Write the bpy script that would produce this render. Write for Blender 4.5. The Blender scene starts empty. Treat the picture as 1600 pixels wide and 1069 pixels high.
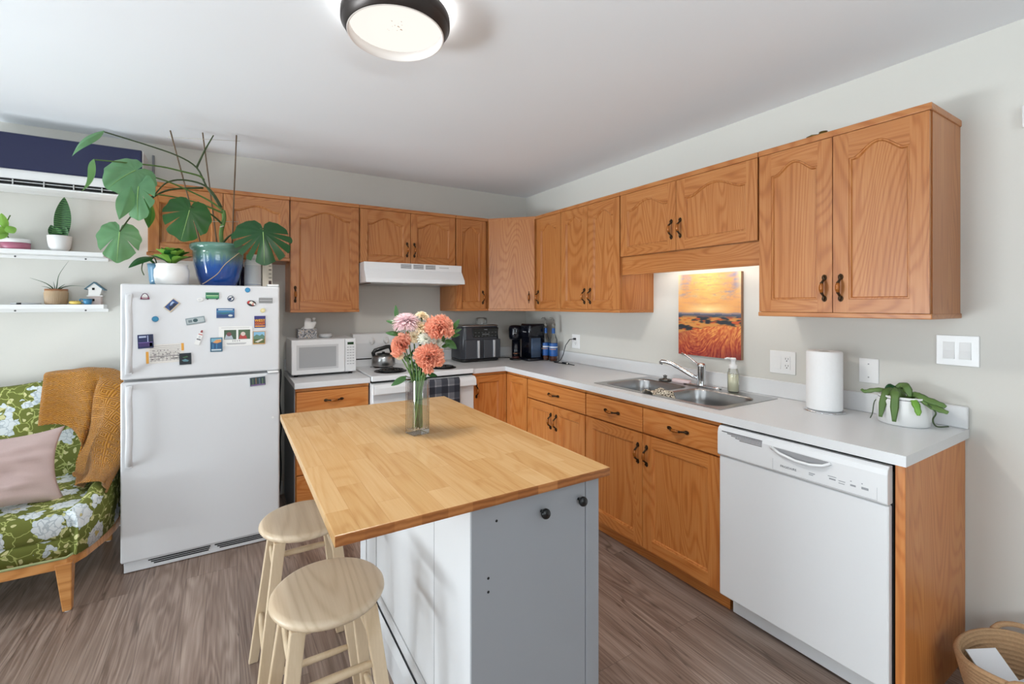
import bpy, bmesh, math, random
from mathutils import Vector, Matrix, noise, Euler
PI = math.pi
random.seed(7)
SC = bpy.context.scene
COL = SC.collection
ZC = 2.46      # ceiling height
# ------------------------------------------------------------------ camera
cd = bpy.data.cameras.new('camera'); cam = bpy.data.objects.new('camera', cd); COL.objects.link(cam)
YAW = 0.5293
cam.location = (-2.5212, -3.6478, 1.4061)
cam.rotation_euler = (PI/2, 0, -YAW)
cd.sensor_width = 36; cd.lens = 697.73*36/1600
cd.shift_x = (800-768.79)/1600; cd.shift_y = -(534.5-475.9)/1600
cd.clip_start = 0.05
SC.camera = cam
# ------------------------------------------------------------------ view and light
vs = SC.view_settings
vs.view_transform = 'Standard'; vs.look = 'None'; vs.gamma = 1; vs.use_curve_mapping = False
vs.exposure = 0.15
wd = bpy.data.worlds.new('daylight'); SC.world = wd; wd.use_nodes = True
bg = wd.node_tree.nodes['Background']; bg.inputs[0].default_value = (0.86, 0.92, 1.0, 1); bg.inputs[1].default_value = 1.6
SC.cycles.transparent_max_bounces = 24
def area(name, loc, rot, sx, sy, power, col=(1,1,1), spread=PI):
    l = bpy.data.lights.new(name, 'AREA'); l.shape = 'RECTANGLE'; l.size = sx; l.size_y = sy
    l.energy = power; l.color = col; l.spread = spread
    o = bpy.data.objects.new(name, l); COL.objects.link(o); o.location = loc; o.rotation_euler = rot
    return o
XL = -6.3; YF = -6.6
# daylight by patio door and second left window; the others are added fill
area('daylight_patio_door', (XL-0.16, -1.65, 1.08), (0, -PI/2, 0), 2.05, 2.1, 68, (0.86, 0.94, 1.0))
area('ceiling_fill_left', (XL-0.75, -1.65, -0.02), (0, -PI*0.66, 0), 0.9, 2.6, 330, (0.88, 0.95, 1.0))  # added lamp outside the door, tilted up to brighten the ceiling
area('ceiling_fill_rear', (-2.9, YF-0.9, 0.3), (PI*0.72, 0, 0), 2.6, 1.0, 860, (0.88, 0.95, 1.0))  # added uplight beyond the rear wall, also lifting the ceiling
area('daylight_side_window', (XL-0.16, -4.0, 1.45), (0, -PI/2, 0), 1.2, 1.2, 55, (0.86, 0.94, 1.0))
area('rear_fill', (-2.9, YF-0.16, 1.5), (PI/2, 0, 0), 2.2, 1.3, 36, (0.88, 0.95, 1.0))  # unseen light added as fill from behind the camera

# ------------------------------------------------------------------ colour and material helpers
def s2l(c):
    c = c/255.0
    return c/12.92 if c <= 0.04045 else ((c+0.055)/1.055)**2.4
def rgb(r, g, b): return (s2l(r), s2l(g), s2l(b), 1)
class NT:
    def __init__(s, name):
        s.m = bpy.data.materials.new(name); s.m.use_nodes = True
        s.t = s.m.node_tree; s.p = s.t.nodes['Principled BSDF']
    def n(s, typ, **kw):
        x = s.t.nodes.new(typ)
        for k, v in kw.items():
            if k.startswith('i_'):
                key = k[2:]
                key = int(key) if key.isdigit() else key.replace('_', ' ')
                x.inputs[key].default_value = v
            else: setattr(x, k, v)
        return x
    def l(s, a, b): s.t.links.new(a, b)
    def obj(s, scale=(1,1,1), rot=(0,0,0), rnd=True):
        tc = s.n('ShaderNodeTexCoord'); mp = s.n('ShaderNodeMapping')
        mp.inputs['Scale'].default_value = scale; mp.inputs['Rotation'].default_value = rot
        if rnd:
            oi = s.n('ShaderNodeObjectInfo'); ml = s.n('ShaderNodeMath', operation='MULTIPLY'); ml.inputs[1].default_value = 17.0
            s.l(oi.outputs['Random'], ml.inputs[0])
            ad = s.n('ShaderNodeVectorMath', operation='ADD')
            s.l(tc.outputs['Object'], ad.inputs[0]); s.l(ml.outputs[0], ad.inputs[1]); s.l(ad.outputs[0], mp.inputs['Vector'])
        else: s.l(tc.outputs['Object'], mp.inputs['Vector'])
        return mp.outputs[0]
    def ramp(s, fac, stops, interp='LINEAR'):
        r = s.n('ShaderNodeValToRGB'); r.color_ramp.interpolation = interp
        e = r.color_ramp.elements
        while len(e) < len(stops): e.new(0.5)
        for k, (p, c) in enumerate(stops): e[k].position = p; e[k].color = c
        s.l(fac, r.inputs[0]); return r.outputs[0]
    def mix(s, fac, a, b, mode='MIX'):
        x = s.n('ShaderNodeMix', data_type='RGBA', blend_type=mode)
        for v, i in ((fac, 0), (a, 6), (b, 7)):
            if hasattr(v, 'links') or isinstance(v, bpy.types.NodeSocket): s.l(v, x.inputs[i])
            else: x.inputs[i].default_value = v
        return x.outputs[2]
    def noise(s, vec, scale, detail=3, rough=0.5, dist=0.0):
        x = s.n('ShaderNodeTexNoise'); x.inputs['Scale'].default_value = scale; x.inputs['Detail'].default_value = detail
        x.inputs['Roughness'].default_value = rough; x.inputs['Distortion'].default_value = dist
        s.l(vec, x.inputs['Vector']); return x.outputs['Fac']
    def math(s, op, a, b=0.0, c=0.0):
        x = s.n('ShaderNodeMath', operation=op)
        for v, i in ((a, 0), (b, 1), (c, 2)):
            if isinstance(v, bpy.types.NodeSocket): s.l(v, x.inputs[i])
            else: x.inputs[i].default_value = v
        return x.outputs[0]
    def bump(s, h, strength=0.3, dist=0.01):
        b = s.n('ShaderNodeBump'); b.inputs['Strength'].default_value = strength; b.inputs['Distance'].default_value = dist
        s.l(h, b.inputs['Height']); s.l(b.outputs[0], s.p.inputs['Normal'])
    def set(s, **kw):
        for k, v in kw.items():
            key = {'rough':'Roughness','metal':'Metallic','spec':'Specular IOR Level','trans':'Transmission Weight','ior':'IOR','coat':'Coat Weight','sheen':'Sheen Weight','sss':'Subsurface Weight','alpha':'Alpha','col':'Base Color','emc':'Emission Color','ems':'Emission Strength','coatr':'Coat Roughness'}[k]
            if isinstance(v, bpy.types.NodeSocket): s.l(v, s.p.inputs[key])
            else: s.p.inputs[key].default_value = v
        return s.m
MC = {}
def plain(name, col, rough=0.5, metal=0.0, var=0.0, vscale=30, bumpv=0.0, **kw):
    """procedural material: base colour with slight noise variation"""
    if name in MC: return MC[name]
    n = NT(name); v = n.obj(rnd=False)
    c2 = tuple(max(0, x*(1-var)) for x in col[:3])+(1,)
    f = n.noise(v, vscale, 3)
    n.set(col=n.mix(f, col, c2), rough=rough, metal=metal, **kw)
    if bumpv: n.bump(f, bumpv, 0.004)
    MC[name] = n.m
    return n.m
def wood(name, light, mid, dark, axis='z', rough=0.38, ring=16.0, fine=1.0, spec=0.5, stretch=0.16, rs=1.0):
    """contour-line wood grain stretched along one axis"""
    n = NT(name); k = {'x':0,'y':1,'z':2}[axis]
    sc = [1,1,1]; sc[k] = stretch
    v = n.obj(tuple(sc))
    base = n.noise(v, 2.6, 2, 0.45, 0.6)
    rings = n.math('SINE', n.math('MULTIPLY', base, ring*6.28))
    rings = n.math('MULTIPLY_ADD', rings, 0.5, 0.5)
    sc2 = [1,1,1]; sc2[k] = 0.03
    pores = n.noise(n.obj(tuple(sc2)), 150, 3, 0.6)
    wide = n.noise(v, 7.0, 3)
    f = n.math('ADD', n.math('MULTIPLY', n.math('POWER', rings, 2.5), 0.26*rs), n.math('MULTIPLY', pores, 0.50*fine))
    f = n.math('ADD', f, n.math('MULTIPLY', wide, 0.24))
    c = n.ramp(f, [(0.22, light), (0.52, mid), (0.95, dark)])
    n.set(col=c, rough=rough, spec=spec)
    n.bump(f, 0.06, 0.002)
    MC[name] = n.m; return n.m
OAKL, OAKM, OAKD = rgb(190,130,76), rgb(170,104,52), rgb(126,68,30)
OAK = {a: wood('oak_'+a, OAKL, OAKM, OAKD, a, 0.33, 46.0, rs=0.8) for a in 'xyz'}
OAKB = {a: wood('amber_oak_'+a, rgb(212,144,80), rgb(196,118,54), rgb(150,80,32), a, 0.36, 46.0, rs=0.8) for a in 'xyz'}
MAPLE = wood('pale_stool_wood', rgb(212,192,166), rgb(200,178,150), rgb(170,146,118), 'y', 0.4, 24, 0.8)
MAPLEZ = wood('pale_stool_wood_upright', rgb(216,194,164), rgb(204,180,148), rgb(178,150,116), 'z', 0.4, 9, 0.8)
SOFAWOOD = wood('sofa_leg_wood', rgb(206,150,92), rgb(186,126,68), rgb(146,92,44), 'x', 0.35)
WHITE = plain('white_enamel', rgb(228,229,230), 0.28, var=0.01)
WHITEP = plain('white_plastic', rgb(232,232,231), 0.4, var=0.01)
LAMW = plain('white_laminate', rgb(222,223,224), 0.32, var=0.04, vscale=140)
BLACK = plain('black_plastic', rgb(16,17,19), 0.3)
DARK = plain('dark_gap', rgb(10,9,8), 0.8)
STEEL = plain('brushed_steel', rgb(176,176,176), 0.28, 1.0, var=0.08, vscale=60)
CHROME = plain('chrome', rgb(215,216,218), 0.08, 1.0)
BRONZE = plain('aged_bronze', rgb(74,58,42), 0.35, 0.85, var=0.35, vscale=120)
AMBER = plain('amber_grip', rgb(160,92,30), 0.22, 0.2, var=0.2)
SOIL = plain('potting_soil', rgb(52,38,28), 0.95, var=0.5, vscale=90, bumpv=0.6)
def glass(name, tint=(1,1,1,1), rough=0.0, alpha_mix=0.75):
    """thin clear glass: part see-through, part real glass reflection"""
    n = NT(name); t = n.t
    tr = n.n('ShaderNodeBsdfTransparent'); tr.inputs[0].default_value = tint
    gl = n.n('ShaderNodeBsdfGlossy'); gl.inputs['Roughness'].default_value = 0.03+rough
    lw = n.n('ShaderNodeLayerWeight'); lw.inputs['Blend'].default_value = 0.35
    mx = n.n('ShaderNodeMixShader')
    f = n.math('MULTIPLY_ADD', lw.outputs['Fresnel'], 0.68, 0.03)
    n.l(f, mx.inputs[0]); n.l(tr.outputs[0], mx.inputs[1]); n.l(gl.outputs[0], mx.inputs[2])
    n.l(mx.outputs[0], t.nodes['Material Output'].inputs[0])
    return n.m
GLASS = glass('clear_glass', (0.975,0.985,0.98,1))
PANE = glass('window_glass', (0.97,0.98,0.98,1))

# ------------------------------------------------------------------ mesh builder
class MB:
    def __init__(s): s.v = []; s.f = []; s.mi = []; s.m = 0; s.sm = []; s.smooth = False
    def add(s, vs, fs, smooth=None):
        o = len(s.v); s.v += [tuple(x) for x in vs]
        for f in fs:
            s.f.append(tuple(i+o for i in f)); s.mi.append(s.m); s.sm.append(s.smooth if smooth is None else smooth)
        return s
    def box(s, x0, x1, y0, y1, z0, z1):
        x0,x1 = min(x0,x1),max(x0,x1); y0,y1 = min(y0,y1),max(y0,y1); z0,z1 = min(z0,z1),max(z0,z1)
        v = [(x,y,z) for z in (z0,z1) for y in (y0,y1) for x in (x0,x1)]
        return s.add(v, [(0,2,3,1),(4,5,7,6),(0,1,5,4),(2,6,7,3),(0,4,6,2),(1,3,7,5)], False)
    def prism(s, pts, z0, z1, fn=None):
        """closed outline pts (a,b) extruded z0..z1; fn maps (a,b,c) to the world"""
        fn = fn or (lambda a,b,c: (a,b,c)); n = len(pts)
        v = [fn(a,b,z0) for a,b in pts]+[fn(a,b,z1) for a,b in pts]
        f = [tuple(range(n))[::-1], tuple(range(n,2*n))]+[(i,(i+1)%n,n+(i+1)%n,n+i) for i in range(n)]
        return s.add(v, f, False)
    def loft(s, loops, cap0=True, cap1=True, smooth=True, closed=True):
        n = len(loops[0]); v = [p for L in loops for p in L]; f = []
        for k in range(len(loops)-1):
            for i in range(n if closed else n-1):
                j = (i+1)%n; f.append((k*n+i, k*n+j, (k+1)*n+j, (k+1)*n+i))
        s.add(v, f, smooth)
        if cap0: s.add(loops[0], [tuple(range(n))[::-1]], False)
        if cap1: s.add(loops[-1], [tuple(range(n))], False)
        return s
    def lathe(s, prof, c=(0,0,0), seg=32, sx=1, sy=1, ax='z', rot=0, smooth=True, cap0=False, cap1=False):
        loops = []
        for r, z in prof:
            L = []
            for i in range(seg):
                a = 2*PI*i/seg
                x, y = r*math.cos(a)*sx, r*math.sin(a)*sy
                if rot: x, y = x*math.cos(rot)-y*math.sin(rot), x*math.sin(rot)+y*math.cos(rot)
                p = {'z':(x,y,z),'y':(x,z,y),'x':(z,x,y)}[ax]
                L.append((c[0]+p[0], c[1]+p[1], c[2]+p[2]))
            loops.append(L)
        return s.loft(loops, cap0, cap1, smooth)
    def cyl(s, c, r, h, seg=24, ax='z', smooth=True): return s.lathe([(r,0),(r,h)], c, seg, ax=ax, smooth=smooth, cap0=True, cap1=True)
    def tube(s, pts, r, seg=8, smooth=True, flat=1.0, cap=True):
        pts = [Vector(p) for p in pts]; n = len(pts)
        rs = r if isinstance(r, (list, tuple)) else [r]*n
        up = Vector((0,0,1)); loops = []; prev = None
        for i, p in enumerate(pts):
            d = (pts[min(i+1,n-1)]-pts[max(i-1,0)])
            if d.length < 1e-9: d = Vector((0,0,1))
            d.normalize()
            if prev is None:
                a = d.cross(up) if abs(d.dot(up)) < 0.95 else d.cross(Vector((1,0,0)))
            else: a = prev-d*prev.dot(d)
            if a.length < 1e-6: a = d.cross(Vector((0,1,0)))
            a.normalize(); b = d.cross(a); prev = a
            loops.append([tuple(p+a*rs[i]*math.cos(2*PI*k/seg)+b*rs[i]*flat*math.sin(2*PI*k/seg)) for k in range(seg)])
        return s.loft(loops, cap, cap, smooth)
    def sphere(s, c, r, seg=16, rings=10, sx=1, sy=1, sz=1):
        prof = [(r*math.sin(PI*i/rings)+1e-5, -r*math.cos(PI*i/rings)*sz) for i in range(rings+1)]
        return s.lathe(prof, c, seg, sx, sy)
    def grid(s, fn, nu, nv, smooth=True):
        v = [fn(i/nu, j/nv) for j in range(nv+1) for i in range(nu+1)]; w = nu+1
        return s.add(v, [(j*w+i, j*w+i+1, (j+1)*w+i+1, (j+1)*w+i) for j in range(nv) for i in range(nu)], smooth)
    def rbox(s, x0, x1, y0, y1, z0, z1, r, seg=5, top=True):
        """box with rounded vertical corners"""
        pts = []
        for cx, cy, a0 in ((x1-r,y1-r,0),(x0+r,y1-r,90),(x0+r,y0+r,180),(x1-r,y0+r,270)):
            for k in range(seg+1):
                a = math.radians(a0+90*k/seg); pts.append((cx+r*math.cos(a), cy+r*math.sin(a)))
        return s.prism(pts, z0, z1)
def wloc(o):
    v = Vector((0,0,0))
    while o is not None: v = v+o.location; o = o.parent
    return v
def build(name, mb, mats, parent=None, bevel=0.0, seg=2, label=None, origin=None, smooth=None, weld=True):
    me = bpy.data.meshes.new(name); me.from_pydata([tuple(x) for x in mb.v], [], mb.f)
    if not isinstance(mats, (list, tuple)): mats = [mats]
    for m in mats: me.materials.append(m)
    me.polygons.foreach_set('material_index', [min(i, len(mats)-1) for i in mb.mi])
    me.polygons.foreach_set('use_smooth', mb.sm)
    bm = bmesh.new(); bm.from_mesh(me)
    if weld: bmesh.ops.remove_doubles(bm, verts=bm.verts, dist=1e-6)
    bmesh.ops.recalc_face_normals(bm, faces=bm.faces)
    bm.to_mesh(me); bm.free()
    o = bpy.data.objects.new(name, me); COL.objects.link(o)
    if parent is not None:
        o.parent = parent; w = wloc(parent)
    else:
        if origin is None:
            xs = [v[0] for v in mb.v]; ys = [v[1] for v in mb.v]; zs = [v[2] for v in mb.v]
            origin = ((min(xs)+max(xs))/2, (min(ys)+max(ys))/2, min(zs))
        w = Vector(origin); o.location = w
    me.transform(Matrix.Translation(-w))
    if bevel:
        b = o.modifiers.new('bevel', 'BEVEL'); b.width = bevel; b.segments = seg; b.limit_method = 'ANGLE'; b.angle_limit = math.radians(40); b.harden_normals = False
    if label: o['label'] = label
    return o
def tag(o, label, cat, group=None):
    o['label'] = label; o['category'] = cat
    if group: o['group'] = group
    return o
def thing(name, loc, label, cat, group=None):
    o = bpy.data.objects.new(name, None); COL.objects.link(o); o.location = loc; o.empty_display_size = 0.05
    return tag(o, label, cat, group)
def struct(name, mb, mats, parent=None, bevel=0):
    o = build(name, mb, mats, parent, bevel)
    if parent is None: o['kind'] = 'structure'
    return o
def text(name, s, size, mat, parent, loc, rot, extrude=0.0006, sx=1.0, align='CENTER'):
    c = bpy.data.curves.new(name, 'FONT'); c.body = s; c.size = size; c.extrude = extrude; c.align_x = align; c.align_y = 'CENTER'
    t = bpy.data.objects.new(name, c); COL.objects.link(t)
    bpy.context.view_layer.update()
    me = bpy.data.meshes.new_from_object(t.evaluated_get(bpy.context.evaluated_depsgraph_get()))
    bpy.data.objects.remove(t); me.materials.clear(); me.materials.append(mat)
    me.transform(Matrix.Translation(Vector(loc)-wloc(parent)) @ Euler(rot).to_matrix().to_4x4() @ Matrix.Diagonal((sx,1,1,1)))
    o = bpy.data.objects.new(name, me); COL.objects.link(o); o.parent = parent
    return o
def copy_tree(o, parent=None):
    c = o.copy(); COL.objects.link(c); c.parent = parent
    for ch in list(o.children): copy_tree(ch, c)
    return c
class Frame:
    """local frame: u along the wall, z up, w outwards"""
    def __init__(s, O, U, N): s.O = Vector(O); s.U = Vector(U).normalized(); s.N = Vector(N).normalized()
    def __call__(s, u, z, w):
        p = s.O+s.U*u+s.N*w; return (p.x, p.y, p.z+z)
    def box(s, mb, u0, u1, z0, z1, w0, w1):
        c = [s(u,z,w) for z in (z0,z1) for w in (w0,w1) for u in (u0,u1)]
        return mb.add(c, [(0,2,3,1),(4,5,7,6),(0,1,5,4),(2,6,7,3),(0,4,6,2),(1,3,7,5)], False)
# ================================================================== SETTING
n = NT('greige_wall'); v = n.obj(rnd=False)
f = n.noise(v, 90, 4, 0.6)
n.set(col=n.mix(n.noise(v, 1.2, 2), rgb(212,210,203), rgb(206,204,197)), rough=0.55, spec=0.35); n.bump(f, 0.12, 0.003)
WALL = n.m
n = NT('white_ceiling'); v = n.obj(rnd=False)
n.set(col=n.mix(n.noise(v, 2, 2), rgb(237,240,244), rgb(233,237,241)), rough=0.8, spec=0.2); n.bump(n.noise(v, 60, 3), 0.05, 0.003)
CEIL = n.m
# floor: wide grey-brown vinyl planks running towards the back wall
n = NT('grey_brown_planks')
tc = n.n('ShaderNodeTexCoord'); sep = n.n('ShaderNodeSeparateXYZ'); n.l(tc.outputs['Object'], sep.inputs[0])
cmb = n.n('ShaderNodeCombineXYZ'); n.l(sep.outputs[1], cmb.inputs[0]); n.l(sep.outputs[0], cmb.inputs[1])
def brick(nt, vec, w, h, mortar, off=0.37, c1=(0,0,0,1), c2=(1,1,1,1)):
    b = nt.n('ShaderNodeTexBrick'); b.offset = off; b.inputs['Scale'].default_value = 1.0
    b.inputs['Brick Width'].default_value = w; b.inputs['Row Height'].default_value = h; b.inputs['Mortar Size'].default_value = mortar
    b.inputs['Mortar Smooth'].default_value = 0.1; b.inputs['Bias'].default_value = 0.0
    b.inputs['Color1'].default_value = c1; b.inputs['Color2'].default_value = c2; b.inputs['Mortar'].default_value = (0.5,0.5,0.5,1)
    nt.l(vec, b.inputs['Vector']); return b
bk = brick(n, cmb.outputs[0], 1.5, 0.228, 0.0008)
sh = n.n('ShaderNodeVectorMath', operation='MULTIPLY_ADD'); n.l(bk.outputs['Color'], sh.inputs[0]); sh.inputs[1].default_value = (7.3,3.1,5.7)
mp = n.n('ShaderNodeMapping'); mp.inputs['Scale'].default_value = (1, 0.075, 1); n.l(tc.outputs['Object'], mp.inputs[0]); n.l(mp.outputs[0], sh.inputs[2])
g1 = n.noise(sh.outputs[0], 5.5, 3, 0.5, 0.9)
rg = n.math('MULTIPLY_ADD', n.math('SINE', n.math('MULTIPLY', g1, 85)), 0.5, 0.5)
mp2 = n.n('ShaderNodeMapping'); mp2.inputs['Scale'].default_value = (1, 0.018, 1); n.l(tc.outputs['Object'], mp2.inputs[0])
fine = n.noise(mp2.outputs[0], 130, 4, 0.65)
wide = n.noise(sh.outputs[0], 9, 3, 0.6)
f = n.math('ADD', n.math('MULTIPLY', rg, 0.12), n.math('ADD', n.math('MULTIPLY', fine, 0.52), n.math('MULTIPLY', wide, 0.42)))
c = n.ramp(f, [(0.30, rgb(92,73,63)), (0.45, rgb(126,106,94)), (0.58, rgb(149,129,117)), (0.74, rgb(176,157,144))])
crk = n.noise(sh.outputs[0], 4.2, 3, 0.6, 1.4)
crkm = n.ramp(crk, [(0.490, (0,0,0,1)), (0.5, (1,1,1,1)), (0.506, (0,0,0,1))])
c = n.mix(n.math('MULTIPLY', crkm, 0.62), c, rgb(70,54,46))
c = n.mix(0.10, c, bk.outputs['Color'], 'SOFT_LIGHT')
c = n.mix(bk.outputs['Fac'], c, rgb(104,90,80))
n.set(col=c, rough=n.math('MULTIPLY_ADD', fine, 0.15, 0.30), spec=0.45); n.bump(f, 0.1, 0.003)
FLOOR = n.m
struct('floor', MB().box(XL-.2, 0.15, YF-.2, 0.15, -0.1, 0), FLOOR)
struct('ceiling', MB().box(XL-.2, 0.15, YF-.2, 0.15, ZC, ZC+0.12), CEIL)
struct('wall_back', MB().box(XL-.2, 0.15, 0, 0.15, 0, ZC), WALL)
struct('wall_right', MB().box(0, 0.15, YF-.2, 0, 0, ZC), WALL)
def wall_holes(name, along, fixed, t, a0, a1, holes):
    """wall along an axis with rectangular openings; holes = (a0, a1, z0, z1) in order"""
    mb = MB()
    def bx(p, q_, z0, z1):
        if q_-p < 1e-4 or z1-z0 < 1e-4: return
        if along == 'y': mb.box(fixed-t, fixed, p, q_, z0, z1)
        else: mb.box(p, q_, fixed-t, fixed, z0, z1)
    cur = a0
    for (p, q_, z0, z1) in holes:
        bx(cur, p, 0, ZC); bx(p, q_, 0, z0); bx(p, q_, z1, ZC); cur = q_
    bx(cur, a1, 0, ZC)
    struct(name, mb, WALL)
wall_holes('wall_left', 'y', XL, 0.15, YF-.2, 0, [(-4.6,-3.4,0.85,2.05), (-2.7,-0.6,0.0,2.12)])
wall_holes('wall_front', 'x', YF, 0.15, XL, 0, [(-4.0,-1.8,0.85,2.15)])
def window(name, along, fixed, a0, a1, z0, z1, split):
    fr = MB(); t = 0.05
    def bx(m, p, q_, c, d, w0=-0.1, w1=-0.04):
        if along == 'y': m.box(fixed+w0, fixed+w1, p, q_, c, d)
        else: m.box(p, q_, fixed+w0, fixed+w1, c, d)
    bx(fr,a0,a1,z0,z0+t); bx(fr,a0,a1,z1-t,z1); bx(fr,a0,a0+t,z0,z1); bx(fr,a1-t,a1,z0,z1); bx(fr,split-t/2,split+t/2,z0,z1)
    o = struct(name, fr, WHITEP)
    g = MB(); bx(g,a0+t,split-t/2,z0+t,z1-t,-0.075,-0.069); bx(g,split+t/2,a1-t,z0+t,z1-t,-0.075,-0.069)
    build('window_glass', g, PANE, o)
window('door_1', 'y', XL, -2.7, -0.6, 0.0, 2.12, -1.65)
window('window_1', 'y', XL, -4.6, -3.4, 0.85, 2.05, -4.0)
window('fill_window', 'x', YF, -4.0, -1.8, 0.85, 2.15, -2.9)  # unseen opening added behind the camera to let fill light in
struct('baseboard_back', MB().box(XL, -2.19, -0.014, 0, 0, 0.10), WHITEP, bevel=0.004)
struct('baseboard_right', MB().box(-0.014, 0, YF, -3.10, 0, 0.10), WHITEP, bevel=0.004)

# ================================================================== CABINETS
def handle_mesh(F, u, z, w, L=0.105, vert=True, bow=0.026):
    mb = MB(); h = L/2
    P = lambda t, o: F(u, z+t, w+o) if vert else F(u+t, z, w+o)
    for sgn in (-1, 1):                                             # leaf-shaped feet with a small ring at each end
        pts = [P(sgn*h, 0.004), P(sgn*h*0.85, 0.010), P(sgn*h*0.70, 0.007), P(sgn*h*0.55, 0.016), P(sgn*h*0.38, bow)]
        mb.tube(pts, [0.0035, 0.0062, 0.0048, 0.0046, 0.0055], 8)
        c = P(sgn*h*0.86, 0.003); r = 0.0085
        ring = []
        for k in range(11):
            a = 2*PI*k/10
            ring.append(P(sgn*h*0.86+r*math.cos(a)*1.35, 0.004) if False else (F(u+r*0.8*math.sin(a), z+sgn*h*0.86+r*1.3*math.cos(a), w+0.003) if vert else F(u+sgn*h*0.86+r*1.3*math.cos(a), z+r*0.8*math.sin(a), w+0.003)))
        mb.tube(ring, 0.0026, 6)
        mb.tube([P(sgn*h*0.72, 0), P(sgn*h*0.72, 0.008)], 0.004, 8)
    mb.m = 1
    mb.tube([P(-h*0.40, bow-0.001), P(-h*0.2, bow+0.003), P(0, bow+0.004), P(h*0.2, bow+0.003), P(h*0.40, bow-0.001)], [0.0052,0.0078,0.0084,0.0078,0.0052], 10)
    mb.m = 0
    for sgn in (-1, 1): mb.tube([P(sgn*h*0.36, bow), P(sgn*h*0.44, bow-0.001)], 0.0064, 10)
    return mb
TD = 0.019   # door thickness
def door(F, u0, u1, z0, z1, parent, arch=0.0, hside=None, hz=None, hax='z', ax='x', name='door', st=0.055, g=0.0016):
    """framed door with a recessed panel whose top edge may be a cathedral arch"""
    u0 += g; u1 -= g; z0 += g; z1 -= g
    a0, a1, b0, b1 = u0+st, u1-st, z0+st, z1-st
    hw = (a1-a0)/2; cu = (a0+a1)/2
    N = 36 if arch else 1
    def top(t, off):
        zz = b1
        if arch:
            e = abs(t)
            s = (0.5+0.5*math.cos(PI*min(e/0.84, 1.0)))**0.72
            zz = b1-arch+arch*s
        return zz-off
    def loop(off):
        L = [(a0+off, b0+off), (a1-off, b0+off)]
        for k in range(N+1):
            t = 1-2*k/N
            L.append((cu+t*(hw-off), top(t, off)))
        return L
    mb = MB(); mb.m = 0
    # stiles (upright grain)
    fb = lambda A,B,C,D: F.box(mb, A,B,C,D, -TD, 0)
    fb(u0, a0, z0, z1); fb(a1, u1, z0, z1)
    mb.m = 1
    fb(a0, a1, z0, b0)
    # top rail with the arched lower edge
    T = [(cu+(1-2*k/N)*hw, top(1-2*k/N, 0)) for k in range(N+1)]
    fr = [F(a, b, 0) for a, b in T]; bk_ = [F(a, b, -TD) for a, b in T]
    ft = [F(a, z1, 0) for a, b in T]; bt = [F(a, z1, -TD) for a, b in T]; m = N+1
    mb.add(fr+ft, [(k, k+1, m+k+1, m+k) for k in range(N)], False)
    mb.add(fr+bk_, [(k, k+1, m+k+1, m+k) for k in range(N)], False)
    mb.add(ft+bt, [(k, k+1, m+k+1, m+k) for k in range(N)], False)
    # moulded inner lip
    mb.m = 0
    prof = [(0, 0), (0.002, -0.0035), (0.006, -0.0035), (0.010, -0.010), (0.0105, -0.0125)]
    loops = []
    for off, w in prof: loops.append([F(a, b, w) for a, b in loop(off)])
    mb.loft(loops, False, False, False)
    d = build(name, mb, [OAK['z'], OAK[ax]], parent, 0.0015, 2)
    # panel: flat with a gentle raised field
    pb = MB()
    inn = loop(0.0100)
    us = [inn[0], inn[1]]
    topn = inn[2:]
    v0 = [F(a, b, -0.0105) for a, b in topn]; v1 = [F(a, b0+0.010, -0.0105) for a, b in topn]
    m = len(topn)
    pb.add(v0+v1, [(k, k+1, m+k+1, m+k) for k in range(m-1)], False)
    w0 = [F(a, b, -0.015) for a, b in topn]; w1 = [F(a, b0+0.010, -0.015) for a, b in topn]
    pb.add(w0+w1, [(k, k+1, m+k+1, m+k) for k in range(m-1)], False)
    build('panel', pb, OAK['z'], d)
    if hside is not None:
        hu = u0+0.028 if hside == 'l' else u1-0.028
        build('handle', handle_mesh(F, hu, hz, 0), [BRONZE, AMBER], d)
    return d
def drawer(F, u0, u1, z0, z1, parent, ax, handle=True, g=0.0016, name='drawer'):
    mb = MB(); F.box(mb, u0+g, u1-g, z0+g, z1-g, -TD, 0)
    d = build(name, mb, OAK[ax], parent, 0.004, 3)
    if handle: build('handle', handle_mesh(F, (u0+u1)/2, (z0+z1)/2, 0, 0.115, False), [BRONZE, AMBER], d)
    return d
ZT, ZB = 2.142, 1.351
MT, MBT = 0.026, 0.020
DU = 0.325
def upper(label, F, u0, u1, zb, depth, ax, mould_bottom=True, ends=(0,0)):
    t = thing('wall_cabinet', F((u0+u1)/2, zb, -depth/2), label, 'cabinet', None)
    b = MB(); F.box(b, u0+0.0005, u1-0.0005, zb+(MBT if mould_bottom else 0), ZT-MT, -depth, -TD-0.002)
    build('body', b, OAK['z'], t)
    m = MB(); F.box(m, u0-ends[0]*0.004, u1+ends[1]*0.004, ZT-MT, ZT, -depth, 0.004)
    build('top_moulding', m, OAK[ax], t, 0.003)
    if mould_bottom:
        m = MB(); F.box(m, u0-ends[0]*0.004, u1+ends[1]*0.004, zb, zb+MBT, -depth, 0.003)
        build('bottom_moulding', m, OAK[ax], t, 0.003)
    return t
FB = Frame((0,-DU,0), (1,0,0), (0,-1,0))      # back wall uppers: u = x
FR = Frame((-DU,0,0), (0,-1,0), (-1,0,0))     # right wall uppers: u = -y
zd1 = ZT-MT; zdl = ZB+MBT; GAP = 0.004
hzU = ZB+0.115
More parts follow.
